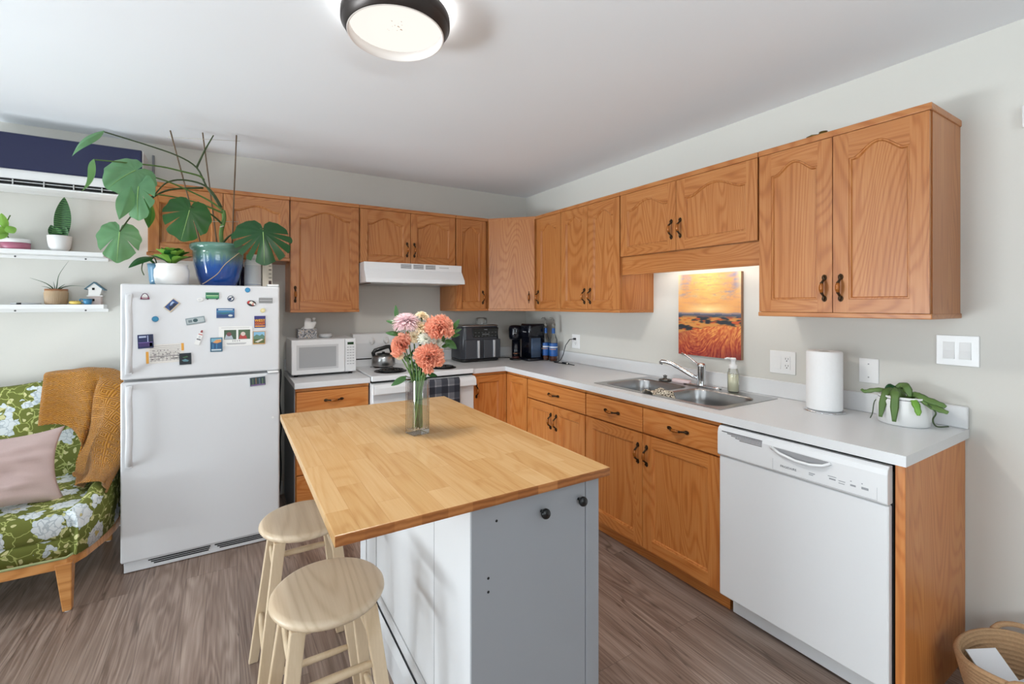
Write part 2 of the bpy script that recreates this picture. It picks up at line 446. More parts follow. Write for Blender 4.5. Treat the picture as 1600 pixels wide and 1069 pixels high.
# over the fridge
t = upper('oak wall cabinet above the white fridge, behind the potted monstera', FB, -2.950, -2.174, 1.700, DU, 'x', ends=(1,0))
door(FB, -2.948, -2.563, 1.72, zd1, t, 0.035, None, ax='x'); door(FB, -2.563, -2.176, 1.72, zd1, t, 0.035, None, ax='x')
t = upper('tall single-door oak wall cabinet over the microwave', FB, -2.172, -1.706, ZB, DU, 'x')
door(FB, -2.170, -1.708, zdl, zd1, t, 0.05, 'l', hzU+0.01, ax='x')
t = upper('short two-door oak wall cabinet directly above the range hood', FB, -1.704, -0.924, 1.716, DU, 'x', False)
door(FB, -1.702, -1.312, 1.716, zd1, t, 0.045, 'r', 1.83, ax='x'); door(FB, -1.312, -0.926, 1.716, zd1, t, 0.045, 'l', 1.83, ax='x')
t = upper('narrow oak wall cabinet between the range hood and the corner', FB, -0.922, -0.618, ZB, DU, 'x')
door(FB, -0.920, -0.640, zdl, zd1, t, 0.045, 'r', hzU, ax='x')
# diagonal corner cabinet
FD = Frame((-0.612,-0.327,0), (1,-1,0), (-1,-1,0)); LD = math.hypot(0.285,0.285)
t = thing('wall_cabinet', (-0.3,-0.3,ZB), 'diagonal oak wall cabinet set across the corner of the room', 'cabinet')
pts = [(-0.616,-0.002),(-0.616,-0.340),(-0.340,-0.616),(-0.002,-0.616),(-0.002,-0.002)]
build('body', MB().prism(pts, ZB+MBT, ZT-MT), OAK['z'], t)
pm = [(-0.616,-0.002),(-0.616,-0.328),(-0.328,-0.616),(-0.002,-0.616),(-0.002,-0.002)]
build('top_moulding', MB().prism(pm, ZT-MT, ZT), OAK['x'], t, 0.002); build('bottom_moulding', MB().prism(pm, ZB, ZB+MBT), OAK['x'], t, 0.002)
door(FD, 0.018, LD-0.022, zdl, zd1, t, 0.045, 'r', hzU, ax='x')
# right wall
t = upper('narrow oak wall cabinet just right of the corner, with one door', FR, 0.618, 0.941, ZB, DU, 'y')
door(FR, 0.625, 0.941, zdl, zd1, t, 0.045, 'l', hzU, ax='y')
t = upper('oak wall cabinet with a pair of narrow doors, left of the sunset painting', FR, 0.943, 1.549, ZB, DU, 'y')
door(FR, 0.943, 1.242, zdl, zd1, t, 0.045, 'r', hzU, ax='y'); door(FR, 1.242, 1.547, zdl, zd1, t, 0.045, 'l', hzU, ax='y')
t = upper('short wide oak wall cabinet above the sink with a valance board below its doors', FR, 1.551, 2.436, 1.716, DU, 'y', False)
door(FR, 1.553, 1.975, 1.716, zd1, t, 0.05, 'r', 1.84, ax='y'); door(FR, 1.975, 2.434, 1.716, zd1, t, 0.05, 'l', 1.84, ax='y')
m = MB(); FR.box(m, 1.551, 2.436, 1.597, 1.714, -0.040, -0.020); build('valance', m, OAK['y'], t, 0.001)
t = upper('big two-door oak wall cabinet at the right end, above the paper towel', FR, 2.438, 3.052, ZB, DU, 'y', ends=(0,1))
door(FR, 2.440, 2.745, zdl, zd1, t, 0.05, 'r', hzU+0.01, ax='y'); door(FR, 2.745, 3.050, zdl, zd1, t, 0.05, 'l', hzU+0.01, ax='y')
# small brass ornament on top of the end cabinet
mb = MB(); mb.lathe([(0.001,0),(0.022,0.0),(0.022,0.005),(0.014,0.009),(0.016,0.014),(0.003,0.017)], (-0.30,-2.70,ZT), 16)
mb.tube([(-0.30,-2.68,ZT+0.007),(-0.30,-2.655,ZT+0.012),(-0.30,-2.635,ZT+0.008)], 0.004, 8)
tag(build('ornament', mb, plain('old_brass', rgb(120,96,48), 0.4, 0.7, var=0.3)), 'small dull brass ornament on top of the right end wall cabinet', 'ornament')

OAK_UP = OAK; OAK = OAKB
# ---- base cabinets
ZCT = 0.914; CT = 0.036; ZBC = ZCT-CT-0.001; XB = -0.61
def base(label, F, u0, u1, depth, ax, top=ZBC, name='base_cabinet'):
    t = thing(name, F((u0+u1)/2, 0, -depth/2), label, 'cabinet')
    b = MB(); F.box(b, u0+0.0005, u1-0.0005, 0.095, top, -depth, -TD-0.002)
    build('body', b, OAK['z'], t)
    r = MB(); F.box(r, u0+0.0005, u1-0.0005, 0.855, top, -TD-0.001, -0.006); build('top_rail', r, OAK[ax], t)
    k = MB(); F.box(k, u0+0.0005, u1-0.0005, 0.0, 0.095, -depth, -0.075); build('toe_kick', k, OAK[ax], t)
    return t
GB = Frame((0,XB,0), (1,0,0), (0,-1,0)); GR = Frame((XB,0,0), (0,-1,0), (-1,0,0))
ZD = 0.853
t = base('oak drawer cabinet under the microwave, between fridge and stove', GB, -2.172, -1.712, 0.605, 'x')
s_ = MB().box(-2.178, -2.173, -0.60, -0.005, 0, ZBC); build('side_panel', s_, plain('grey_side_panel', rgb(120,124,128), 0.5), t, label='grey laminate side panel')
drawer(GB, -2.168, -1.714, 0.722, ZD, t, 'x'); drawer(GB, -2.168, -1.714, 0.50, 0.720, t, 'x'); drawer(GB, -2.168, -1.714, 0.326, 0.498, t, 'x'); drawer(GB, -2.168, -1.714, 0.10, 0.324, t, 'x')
# corner cabinet (two door leaves meeting in the inner corner)
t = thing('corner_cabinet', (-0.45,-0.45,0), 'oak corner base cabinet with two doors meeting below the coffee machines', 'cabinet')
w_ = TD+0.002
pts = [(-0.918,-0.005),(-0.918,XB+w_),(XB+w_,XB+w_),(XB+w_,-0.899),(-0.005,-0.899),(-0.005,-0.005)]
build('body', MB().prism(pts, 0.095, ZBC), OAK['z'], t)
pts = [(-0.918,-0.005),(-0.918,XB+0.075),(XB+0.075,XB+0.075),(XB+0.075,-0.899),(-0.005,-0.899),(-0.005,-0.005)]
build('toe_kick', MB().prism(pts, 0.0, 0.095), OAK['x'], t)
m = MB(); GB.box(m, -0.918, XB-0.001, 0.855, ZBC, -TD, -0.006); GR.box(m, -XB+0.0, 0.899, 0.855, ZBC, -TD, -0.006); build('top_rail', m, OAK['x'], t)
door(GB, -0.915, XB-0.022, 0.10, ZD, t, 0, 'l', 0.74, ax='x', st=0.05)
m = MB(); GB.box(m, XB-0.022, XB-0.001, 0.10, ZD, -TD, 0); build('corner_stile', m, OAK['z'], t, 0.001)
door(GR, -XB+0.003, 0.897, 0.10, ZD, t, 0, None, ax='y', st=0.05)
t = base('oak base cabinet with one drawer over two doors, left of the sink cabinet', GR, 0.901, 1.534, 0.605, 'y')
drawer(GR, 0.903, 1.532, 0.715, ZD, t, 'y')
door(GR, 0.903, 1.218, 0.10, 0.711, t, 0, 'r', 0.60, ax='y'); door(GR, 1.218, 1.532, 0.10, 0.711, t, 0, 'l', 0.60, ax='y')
# sink cabinet: open-topped box so the bowls hang inside
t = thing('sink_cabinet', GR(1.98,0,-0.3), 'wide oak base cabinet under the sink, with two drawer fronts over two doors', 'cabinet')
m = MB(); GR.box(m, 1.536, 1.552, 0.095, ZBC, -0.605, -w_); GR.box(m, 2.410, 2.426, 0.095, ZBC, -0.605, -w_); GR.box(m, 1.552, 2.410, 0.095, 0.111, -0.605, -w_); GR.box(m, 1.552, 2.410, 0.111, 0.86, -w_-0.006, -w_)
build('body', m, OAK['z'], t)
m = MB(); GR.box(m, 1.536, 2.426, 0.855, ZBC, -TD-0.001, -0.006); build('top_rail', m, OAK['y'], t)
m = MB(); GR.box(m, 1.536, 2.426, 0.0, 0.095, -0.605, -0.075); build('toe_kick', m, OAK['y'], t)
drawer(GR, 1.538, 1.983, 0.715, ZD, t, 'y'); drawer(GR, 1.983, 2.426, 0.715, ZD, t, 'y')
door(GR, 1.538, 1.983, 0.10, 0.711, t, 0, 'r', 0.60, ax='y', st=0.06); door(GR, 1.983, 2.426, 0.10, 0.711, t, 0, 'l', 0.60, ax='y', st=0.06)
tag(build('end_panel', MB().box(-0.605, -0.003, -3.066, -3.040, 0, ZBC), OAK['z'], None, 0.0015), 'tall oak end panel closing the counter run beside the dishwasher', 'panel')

# ---- countertops
XC = -0.635
t = thing('countertop', (-0.3,-1.5,ZCT), 'white L-shaped laminate countertop running under coffee machines, sink and towel roll', 'countertop')
H0, H1, Y0, Y1 = -0.545, -0.085, -1.575, -2.375     # sink cut-out
m = MB()
m.box(-0.918, XC, XC, -0.003, ZCT-CT, ZCT)
m.box(XC, -0.003, Y0, -0.003, ZCT-CT, ZCT)
m.box(XC, H0, Y1, Y0, ZCT-CT, ZCT); m.box(H1, -0.003, Y1, Y0, ZCT-CT, ZCT)
m.box(XC, -0.003, -3.077, Y1, ZCT-CT, ZCT)
build('slab', m, LAMW, t)
m = MB(); m.box(-0.021, -0.003, -3.077, -0.003, ZCT, ZCT+0.088); m.box(-0.918, -0.021, -0.021, -0.003, ZCT, ZCT+0.088)
build('backsplash', m, LAMW, t, 0.005, 3)
t = thing('countertop', (-1.94,-0.3,ZCT), 'short white countertop under the microwave beside the fridge', 'countertop')
build('slab', MB().box(-2.180, -1.709, XC, -0.003, ZCT-CT, ZCT), LAMW, t, 0.003)
build('backsplash', MB().box(-2.180, -1.709, -0.021, -0.003, ZCT, ZCT+0.088), LAMW, t, 0.004)
# ================================================================== APPLIANCES
FRW = plain('fridge_white', rgb(211,212,214), 0.32, var=0.01)
# ---- refrigerator
FX0, FX1, FY = -3.014, -2.269, -0.700
t = thing('refrigerator', (-2.64,-0.37,0), 'white top-freezer refrigerator covered in magnets', 'refrigerator')
build('body', MB().box(FX0+0.004, FX1-0.004, -0.635, -0.04, 0.02, 1.500), FRW, t, 0.006)
def fdoor(z0, z1, name):
    mb = MB()
    n_ = 12; loops = []
    for i in range(n_+1):                      # slightly crowned front
        a = i/n_; x = FX0+(FX1-FX0)*a
        loops.append((x, FY-0.006*math.sin(PI*a)+0.006))
    pts = loops+[(FX1, -0.640), (FX0, -0.640)]
    mb.prism(pts, z0, z1)
    return build(name, mb, FRW, t, 0.010, 4)
fz = fdoor(1.014, 1.514, 'freezer_door'); fd = fdoor(0.062, 1.000, 'door')
build('gasket', MB().box(FX0+0.01, FX1-0.01, -0.660, -0.637, 0.07, 1.505), plain('grey_gasket', rgb(150,150,150), 0.6), t)
def fhandle(za, zb, parent):
    mb = MB(); N = 18; loops = []
    for i in range(N+1):
        a = i/N; z = za+(zb-za)*a
        o = 0.012+0.036*min(1, math.sin(PI*min(max(a,0.0),1))*2.2)
        if a < 0.02 or a > 0.98: o = 0.004
        xo = -2.976+0.006*math.sin(PI*a); w = 0.0155; d = 0.010
        yy = FY+0.004-o
        loops.append([(xo-w,yy+d,z),(xo-w*0.8,yy-d*0.6,z),(xo,yy-d,z),(xo+w*0.8,yy-d*0.6,z),(xo+w,yy+d,z),(xo,yy+d*1.2,z)])
    mb.loft(loops)
    for z in (za+0.012 if za < zb else za-0.012, zb-0.012): mb.box(-2.990, -2.962, FY-0.014, FY+0.004, z-0.012, z+0.012)
    build('handle', mb, FRW, parent, 0.002)
fhandle(1.045, 1.462, fz); fhandle(0.560, 0.985, fd)
mb = MB(); mb.box(FX0+0.012, FX1-0.012, -0.676, -0.62, 0.004, 0.060)
g = build('base_grille', mb, FRW, t, 0.003)
mb = MB()
for a, b in ((-2.90,-2.62),(-2.60,-2.33)):
    for k in range(3): mb.box(a+0.012*k, b-0.004*k, -0.6785, -0.675, 0.044-0.010*k, 0.050-0.010*k)
build('vent_slots', mb, BLACK, g)
mb = MB(); mb.box(FX1-0.065, FX1-0.004, -0.690, -0.62, 1.5145, 1.526); mb.box(FX1-0.065, FX1-0.006, -0.712, -0.65, 1.0015, 1.0125); build('hinge', mb, WHITEP, t, 0.003)
build('screw_cap', MB().cyl((-2.306,-0.7015,0.735), 0.006, 0.004, 12, 'y'), WHITEP, fd)

# ---- magnets and papers on the refrigerator
YM = FY-0.0008
def crown(x): return -0.006*math.sin(PI*(x-FX0)/(FX1-FX0))+0.006
MAGG = 'magnets on the fridge door'
def card(name, cx, cz, w, h, ang, base, patches, label, cat='magnet', th=0.004, group=MAGG, off=0.0, outline=None):
    t = thing(name, (cx, YM+crown(cx)-off, cz), label, cat, group)
    ca, sa = math.cos(ang), math.sin(ang)
    def f(a, b, c): return (cx+a*ca-b*sa, YM+crown(cx)-off-c, cz+a*sa+b*ca)
    mb = MB()
    if outline: mb.prism([(a*w/2, b*h/2) for a, b in outline], 0, th, f)
    else: mb.prism([(-w/2,-h/2),(w/2,-h/2),(w/2,h/2),(-w/2,h/2)], 0, th, f)
    build('backing', mb, base, t, 0.0006 if th > 0.002 else 0)
    if patches:
        pm = MB(); mats = []
        for pts, m, lay in patches:
            if m not in mats: mats.append(m)
            pm.m = mats.index(m)
            if len(pts) == 4 and not isinstance(pts[0], tuple):
                a0, a1, b0, b1 = pts; pts = [(a0,b0),(a1,b0),(a1,b1),(a0,b1)]
            pm.prism([(a*w/2, b*h/2) for a, b in pts], th-0.0002, th+0.0003*lay, f)
        build('print', pm, mats, t)
    return t
def pc(r, g_, b, ro=0.4): return plain('print_%d_%d_%d' % (r,g_,b), rgb(r,g_,b), ro, var=0.12, vscale=200)
def disc(n_=20, sx=1, sy=1): return [(math.cos(2*PI*k/n_)*sx, math.sin(2*PI*k/n_)*sy) for k in range(n_)]
def circ(cx, cy, r, ry=None, n_=14): return [(cx+r*math.cos(2*PI*k/n_), cy+(ry or r)*math.sin(2*PI*k/n_)) for k in range(n_)]
W_ = pc(232,232,230)
card('magnet', -2.911,1.450,0.040,0.034,0, pc(96,52,84), [([(-.7,-.5),(.7,-.5),(.45,.4),(0,.8),(-.45,.4)], W_, 1), ((-.9,.9,-.85,-.35), pc(130,36,70), 2), ((-.55,.55,-.68,-.52), W_, 3)], 'small purple and white arch-shaped magnet at the top left of the fridge', outline=[(-1,-1),(1,-1),(.9,-.3),(.5,.7),(0,1),(-.5,.7),(-.9,-.3)])
card('magnet', -2.795,1.402,0.066,0.042,0.85, pc(206,190,160), [((-.85,.9,-.7,.85), pc(40,72,130), 1), ([(-.8,-.6),(.7,-.6),(.4,.1),(0,-.2),(-.4,.3)], pc(22,30,52), 2), ([(-.2,.2),(.6,.1),(.5,.6),(.1,.5)], pc(170,190,215), 2)], 'tilted blue picture magnet with a pale frame near the fridge top left')
card('magnet', -2.867,1.329,0.030,0.030,0, pc(32,116,158), [(circ(0,0,.72), pc(44,136,176), 1)], 'round blue magnet on the left half of the fridge', outline=disc())
card('magnet', -2.668,1.433,0.030,0.022,0, W_, [(circ(-.1,0,.5), pc(214,216,218), 1)], 'tiny white round magnet beside the green bus magnet', outline=disc())
card('magnet', -2.610,1.455,0.064,0.036,0, pc(40,120,84), [((-.9,.9,-.1,.12), pc(190,226,170), 1), ((-.85,.85,.35,.75), pc(34,92,66), 1), ((-.8,.8,-.55,-.3), pc(92,170,96), 1), (circ(-.7,-1,.13,.22), pc(20,22,24), 2), (circ(.7,-1,.13,.22), pc(20,22,24), 2)], 'green double-decker bus magnet at the top of the fridge')
card('magnet', -2.521,1.440,0.034,0.034,0, pc(70,84,104), [(circ(0,.1,.7), W_, 1), (circ(-.2,-.1,.42), pc(30,50,92), 2), (circ(.35,.35,.25), pc(24,30,44), 2)], 'round magnet with a dark blue and white emblem', outline=disc())
card('magnet', -2.437,1.490,0.028,0.028,0, pc(34,122,170), [(circ(0,0,.72), pc(50,142,190), 1)], 'round blue magnet at the top right of the fridge', outline=disc())
t_ = card('magnet', -2.417,1.413,0.048,0.034,-0.25, pc(26,20,22), [(circ(-.6,.1,.34,.5), pc(190,40,40), 1), (circ(-.1,.2,.34,.5), W_, 2), (circ(.35,-.1,.34,.5), pc(190,40,40), 1), (circ(.7,-.1,.2,.35), W_, 2)], 'small red white and black word magnet beside the grey plate', outline=disc(16))
text('lettering', 'PEI', 0.020, pc(240,236,214), t_, (-2.417, YM-0.0015+crown(-2.417)-0.005, 1.413), (PI/2,0.25,0))
card('magnet', -2.343,1.430,0.072,0.030,0, pc(126,126,126), [((-.9,.9,-.12,.12), pc(190,190,190), 1), ((-.95,.95,.5,.7), pc(160,160,160), 1)], 'grey rectangular metal plate magnet at the upper right fridge edge')
card('magnet', -2.359,1.371,0.026,0.026,0, pc(214,200,140), [(circ(0,0,.6), pc(226,216,168), 1)], 'pale yellow round magnet under the grey plate', outline=disc())
card('magnet', -2.547,1.357,0.088,0.054,0, pc(38,84,136), [((-.95,.95,.2,.5), pc(62,132,170), 1), ((-.95,.95,-.9,-.3), pc(28,60,112), 1), ([(-.9,.0),(.2,.15),(.6,0),(-.2,-.2)], pc(40,110,110), 2), ((-.8,.8,.62,.82), pc(200,214,226), 2), (circ(.55,-.5,.25,.22), pc(206,214,210), 2)], 'blue rectangular sea picture magnet in the middle of the fridge')
card('magnet', -2.689,1.318,0.088,0.036,0.17, pc(132,146,150), [((-.9,.9,-.7,.7), pc(176,186,188), 1), (circ(.0,.05,.26,.55), pc(50,80,84), 2), ((-.75,-.35,-.4,.4), pc(110,126,130), 2)], 'tilted silver-grey plate magnet above the white bottle magnet')
card('magnet', -2.672,1.221,0.024,0.078,-0.32, W_, [((-.8,.8,-.3,-.1), pc(120,120,124), 1), ((-.8,.8,.45,.6), pc(196,120,116), 2), ([(-.5,.8),(.5,.8),(.3,1.15),(-.3,1.15)], pc(150,50,52), 2), ((-.4,.4,.0,.3), pc(196,200,204), 1)], 'slanted white bottle-shaped magnet with a red top', outline=[(-1,-1),(1,-1),(1,.4),(.5,.8),(.4,1),(-.4,1),(-.5,.8),(-1,.4)])
pp = thing('paper_list', (-2.824, YM, 1.144), 'ruled white paper with orange edges pinned under two dark magnets', 'paper')
mb = MB(); cxx = crown(-2.824)
fP = lambda a, b, c: (-2.824+a*0.083*math.cos(0.03)-b*0.05*math.sin(0.03), YM+cxx-c, 1.144+a*0.083*math.sin(0.03)+b*0.05)
mb.prism([(-1,-1),(1,-1),(1,1),(-1,1)], 0, 0.0006, fP); build('sheet', mb, pc(222,218,212,0.8), pp)
mb = MB(); mb.prism([(-1,-.95),(-.86,-.95),(-.86,.3),(-1,.3)], 0.0004, 0.0010, fP); mb.prism([(.86,.2),(1,.2),(1,1),(.86,1)], 0.0004, 0.0010, fP); build('tape', mb, pc(224,160,60), pp)
mb = MB()
for k in range(9):
    z = .8-.19*k; mb.prism([(-.8,z),(.8,z),(.8,z+.03),(-.8,z+.03)], 0.0005, 0.0009, fP)
for k in range(8): mb.prism([(-.75+.2*k,-.8),(-.735+.2*k,-.8),(-.735+.2*k,.1),(-.75+.2*k,.1)], 0.0005, 0.0009, fP)
mb.prism([(-.82,-.3),(.8,-.3),(.8,-.24),(-.82,-.24)], 0.0005, 0.001, fP)
random.seed(3)
for k in range(40):
    a = random.uniform(-.75,.7); z = random.choice([.05,-.12,-.45,-.62,.3]); mb.prism([(a,z),(a+random.uniform(.03,.09),z),(a+.05,z+.09),(a,z+.09)], 0.0005, 0.0009, fP)
build('ruling', mb, pc(128,122,124,0.8), pp)
card('magnet', -2.908,1.212,0.066,0.072,0.04, pc(20,34,84), [((-.85,.85,-.75,-.2), pc(60,40,100), 1), ((-.8,.1,.55,.8), pc(176,186,212), 2), ((.25,.36,-.1,.85), pc(180,190,220), 2), ((-.9,.9,-.2,-.1), pc(110,90,160), 2), ((.5,.9,-.9,.9), pc(16,26,60), 1)], 'dark navy city-night picture magnet holding the ruled paper', off=0.0012)
card('magnet', -2.735,1.110,0.054,0.062,0.02, pc(24,34,42), [((-.8,.8,-.8,.8), pc(14,20,26), 1), ([(-.6,-.2),(0,.0),(.6,-.3),(.4,-.5),(-.3,-.45)], pc(90,130,140), 2), ([(-.5,.3),(.3,.5),(.5,.3),(-.2,.15)], pc(60,96,60), 2)], 'black framed picture magnet at the right end of the ruled paper', off=0.0012)
# calendar card with two photographs
cal = thing('photo_calendar', (-2.498, YM, 1.218), 'white photo calendar card with two small pictures on the fridge', 'calendar')
cxx = crown(-2.498); fC = lambda a, b, c: (-2.498+a, YM+cxx-c, 1.225+b)
build('sheet', MB().prism([(-.082,-.056),(.084,-.056),(.084,.056),(-.082,.056)], 0, 0.0006, fC), W_, cal)
for a0, cols in ((-.056, ((60,84,60),(170,180,190),(120,70,72))), (.014, ((70,96,66),(170,60,56),(214,196,186)))):
    mb = MB(); mats = [pc(*c) for c in cols]
    mb.m = 0; mb.prism([(a0,-.018),(a0+.06,-.018),(a0+.06,.036),(a0,.036)], 0.0004, 0.0009, fC)
    mb.m = 1; mb.prism([(a0+.002,-.016),(a0+.045,-.016),(a0+.038,.004),(a0+.01,.010)], 0.0005, 0.0012, fC)
    mb.m = 2; mb.prism([(a0+.024+.012*math.cos(2*PI*k/10), .012+.012*math.sin(2*PI*k/10)) for k in range(10)], 0.0005, 0.0014, fC)
    build('picture', mb, mats, cal)
text('lettering', '2 0 2 4', 0.014, pc(60,60,66), cal, (-2.495, YM+cxx-0.0012, 1.198), (PI/2,0,0), 0.0002)
mb = MB()
for k in range(4): mb.prism([(-.045+.004*k,-.040-.005*k*0.5),(.055-.004*k,-.040-.005*k*0.5),(.055,-.0385-.0025*k),(-.045,-.0385-.0025*k)], 0.0004, 0.0008, fC)
mb.prism([(-.07,.047),(.07,.047),(.07,.0485),(-.07,.0485)], 0.0004, 0.0008, fC)
build('ruling', mb, pc(150,150,154), cal)
card('magnet', -2.591,1.181,0.058,0.078,0, pc(38,92,120), [((-.85,.85,.4,.9), pc(120,170,190), 1), ([(-.6,.3),(0,.7),(.8,.75),(.8,.35),(.1,.2)], pc(214,150,90), 2), ((-.85,.85,-.6,.3), pc(30,80,124), 1), ((-.6,-.5,-.6,.1), pc(70,140,180), 2), ((0,.1,-.6,.1), pc(70,140,180), 2), ((-.8,.8,-.85,-.65), pc(200,212,216), 2)], 'teal and blue sea-creature magnet overlapping the calendar card', off=0.0014)
t_ = card('magnet', -2.374,1.305,0.058,0.068,0, pc(44,38,110), [((-.9,.9,-.85,-.65), pc(230,150,40), 1), ((-.9,.9,-.5,.4), pc(150,60,40), 1)], 'purple magnet with bold orange lettering at the right of the fridge', off=0.0)
text('lettering', 'WEST', 0.021, pc(246,196,50), t_, (-2.374, YM+crown(-2.374)-0.0048, 1.312), (PI/2,0,0))
text('lettering', 'COAST', 0.016, pc(240,140,40), t_, (-2.374, YM+crown(-2.374)-0.0048, 1.292), (PI/2,0,0))
card('magnet', -2.378,1.212,0.064,0.076,0, pc(196,150,90), [((-.9,.9,-.1,.9), pc(130,180,210), 1), ([(-.9,.2),(-.4,.5),(.1,.3),(.5,.55),(.9,.2),(.9,-.2),(-.9,-.2)], pc(92,128,110), 2), ((-.9,.9,-.85,-.1), pc(86,98,50), 1), ([(-.7,-.6),(.4,-.2),(.7,-.3),(-.2,-.75)], pc(210,206,196), 2)], 'mountain landscape magnet below the purple one', off=0.0)
card('magnet', -2.387,0.956,0.084,0.054,0.05, pc(200,204,206), [((-.9,1,-.9,.95), pc(52,66,72), 1), ((-.6,-.5,-.7,.7), pc(96,120,80), 2), ((-.2,-.12,-.5,.8), pc(150,110,70), 2), ((.2,.32,-.6,.7), pc(90,110,130), 2), ((.6,.68,-.7,.6), pc(110,140,84), 2), ((-.8,.9,-.85,-.6), pc(120,90,140), 2)], 'dark forest picture magnet alone on the lower fridge door')

# ---- stove
SX0, SX1 = -1.703, -0.923
t = thing('stove', (-1.313,-0.32,0), 'white electric coil stove with a plaid towel on its door', 'stove')
m = MB(); m.box(SX0, SX1, -0.615, -0.02, 0.02, 0.872); build('body', m, WHITE, t, 0.004)
m = MB(); m.box(SX0, SX1, -0.645, -0.085, 0.884, 0.920); ct = build('cooktop', m, WHITE, t, 0.006, 3)
build('front_seam', MB().box(SX0+0.002, SX1-0.002, -0.628, -0.10, 0.872, 0.884), DARK, t)
m = MB(); m.prism([(-0.014,0.884),(-0.085,0.884),(-0.085,0.93),(-0.105,1.10),(-0.100,1.172),(-0.06,1.180),(-0.014,1.176)], SX0+0.002, SX1-0.002, lambda a,b,c: (c,a,b))
bgd = build('backguard', m, WHITE, t, 0.004, 2)
build('backguard_seam', MB().box(SX0+0.01, SX1-0.01, -0.094, -0.086, 0.972, 0.980), DARK, bgd)
for x in (-1.555, -1.440, -1.05, -0.98):
    kb = MB(); kb.lathe([(0.030,0),(0.030,0.004),(0.023,0.006),(0.021,0.020),(0.0,0.021)], (x,-0.098,1.115), 20, ax='y')
    for v_ in range(len(kb.v)): kb.v[v_] = (kb.v[v_][0], -0.098-(kb.v[v_][1]+0.098), kb.v[v_][2])
    kb.box(x-0.004, x+0.004, -0.126, -0.116, 1.095, 1.135)
    build('knob', kb, WHITEP, t)
m = MB(); m.box(-1.33, -1.16, -0.1065, -0.100, 1.09, 1.14); build('display', m, plain('clock_glass', rgb(40,42,44), 0.15), t)
for x, y, r in ((-1.515,-0.46,0.105),(-1.11,-0.49,0.088),(-1.50,-0.215,0.085),(-1.13,-0.215,0.105)):
    bnm = MB(); bnm.lathe([(r+0.012,0.9195),(r+0.010,0.9245),(r,0.9225),(r*0.55,0.9205)], (x,y,0), 36)
    chrome_ = MB()
    b_ = build('burner', bnm, BLACK if y < -0.3 else CHROME, t)
    sp = []
    for k in range(160):
        a = k/160*2*PI*4.2; rr = 0.018+(r-0.024)*k/160; sp.append((x+rr*math.cos(a), y+rr*math.sin(a), 0.9285))
    build('coil', MB().tube(sp, 0.0048, 6), BLACK, b_)
m = MB(); m.box(SX0+0.003, SX1-0.003, -0.650, -0.617, 0.205, 0.868); od = build('oven_door', m, WHITE, t, 0.008, 3)
build('window', MB().box(-1.550, -1.075, -0.6525, -0.649, 0.40, 0.722), plain('oven_glass', rgb(24,26,30), 0.08), od)
m = MB(); m.prism([(-0.648,0.868),(-0.672,0.866),(-0.694,0.845),(-0.697,0.805),(-0.688,0.797),(-0.682,0.806),(-0.680,0.838),(-0.662,0.850),(-0.648,0.850)], SX0+0.006, SX1-0.006, lambda a,b,c: (c,a,b))
m.box(SX0+0.006, SX0+0.03, -0.69, -0.649, 0.800, 0.855); m.box(SX1-0.03, SX1-0.006, -0.69, -0.649, 0.800, 0.855)
build('handle', m, WHITE, od, 0.002)
m = MB(); m.box(SX0+0.003, SX1-0.003, -0.645, -0.617, 0.03, 0.195); build('drawer', m, WHITE, t, 0.008, 3)
# plaid towel hanging over the oven handle
n = NT('plaid_towel'); v = n.obj((1,1,1), rnd=False)
sp_ = n.n('ShaderNodeSeparateXYZ'); n.l(v, sp_.inputs[0])
def stripes(s, freq, w, ph=0.0):
    return n.math('GREATER_THAN', n.math('SINE', n.math('MULTIPLY_ADD', s, freq, ph)), w)
a_ = stripes(sp_.outputs[0], 62, 0.25); b_ = stripes(sp_.outputs[2], 62, 0.25); c_ = stripes(sp_.outputs[0], 62, 0.955, 1.6); d_ = stripes(sp_.outputs[2], 62, 0.955, 1.6)
f = n.math('ADD', n.math('MULTIPLY', a_, 0.3), n.math('ADD', n.math('MULTIPLY', b_, 0.3), n.math('MULTIPLY', n.math('ADD', c_, d_), 0.4)))
n.set(col=n.ramp(f, [(0.0, rgb(34,37,46)), (0.35, rgb(62,65,74)), (0.65, rgb(108,110,116)), (1.0, rgb(190,190,190))]), rough=0.9); n.bump(n.noise(v, 500, 2), 0.3, 0.001)
TOWEL = n.m
def towel_fn(u, v):
    x = -1.455+0.385*u
    if v < 0.42: z = 0.62+(v/0.42)*0.225; y = -0.7005
    elif v < 0.58:
        a = (v-0.42)/0.16*PI; z = 0.845+0.026*math.sin(a); y = -0.679-0.0215*math.cos(a)
    else: z = 0.845-(v-0.58)/0.42*0.18; y = -0.6575
    return (x, y-0.003*math.sin(u*19)*(1 if v < 0.42 else 0)*(0.42-min(v,0.42))*2.2, z)
o = build('dish_towel', MB().grid(towel_fn, 40, 60), TOWEL)
sd = o.modifiers.new('cloth', 'SOLIDIFY'); sd.thickness = 0.0025; sd.offset = 0
tag(o, 'dark grey plaid dish towel hanging over the oven door handle', 'towel')

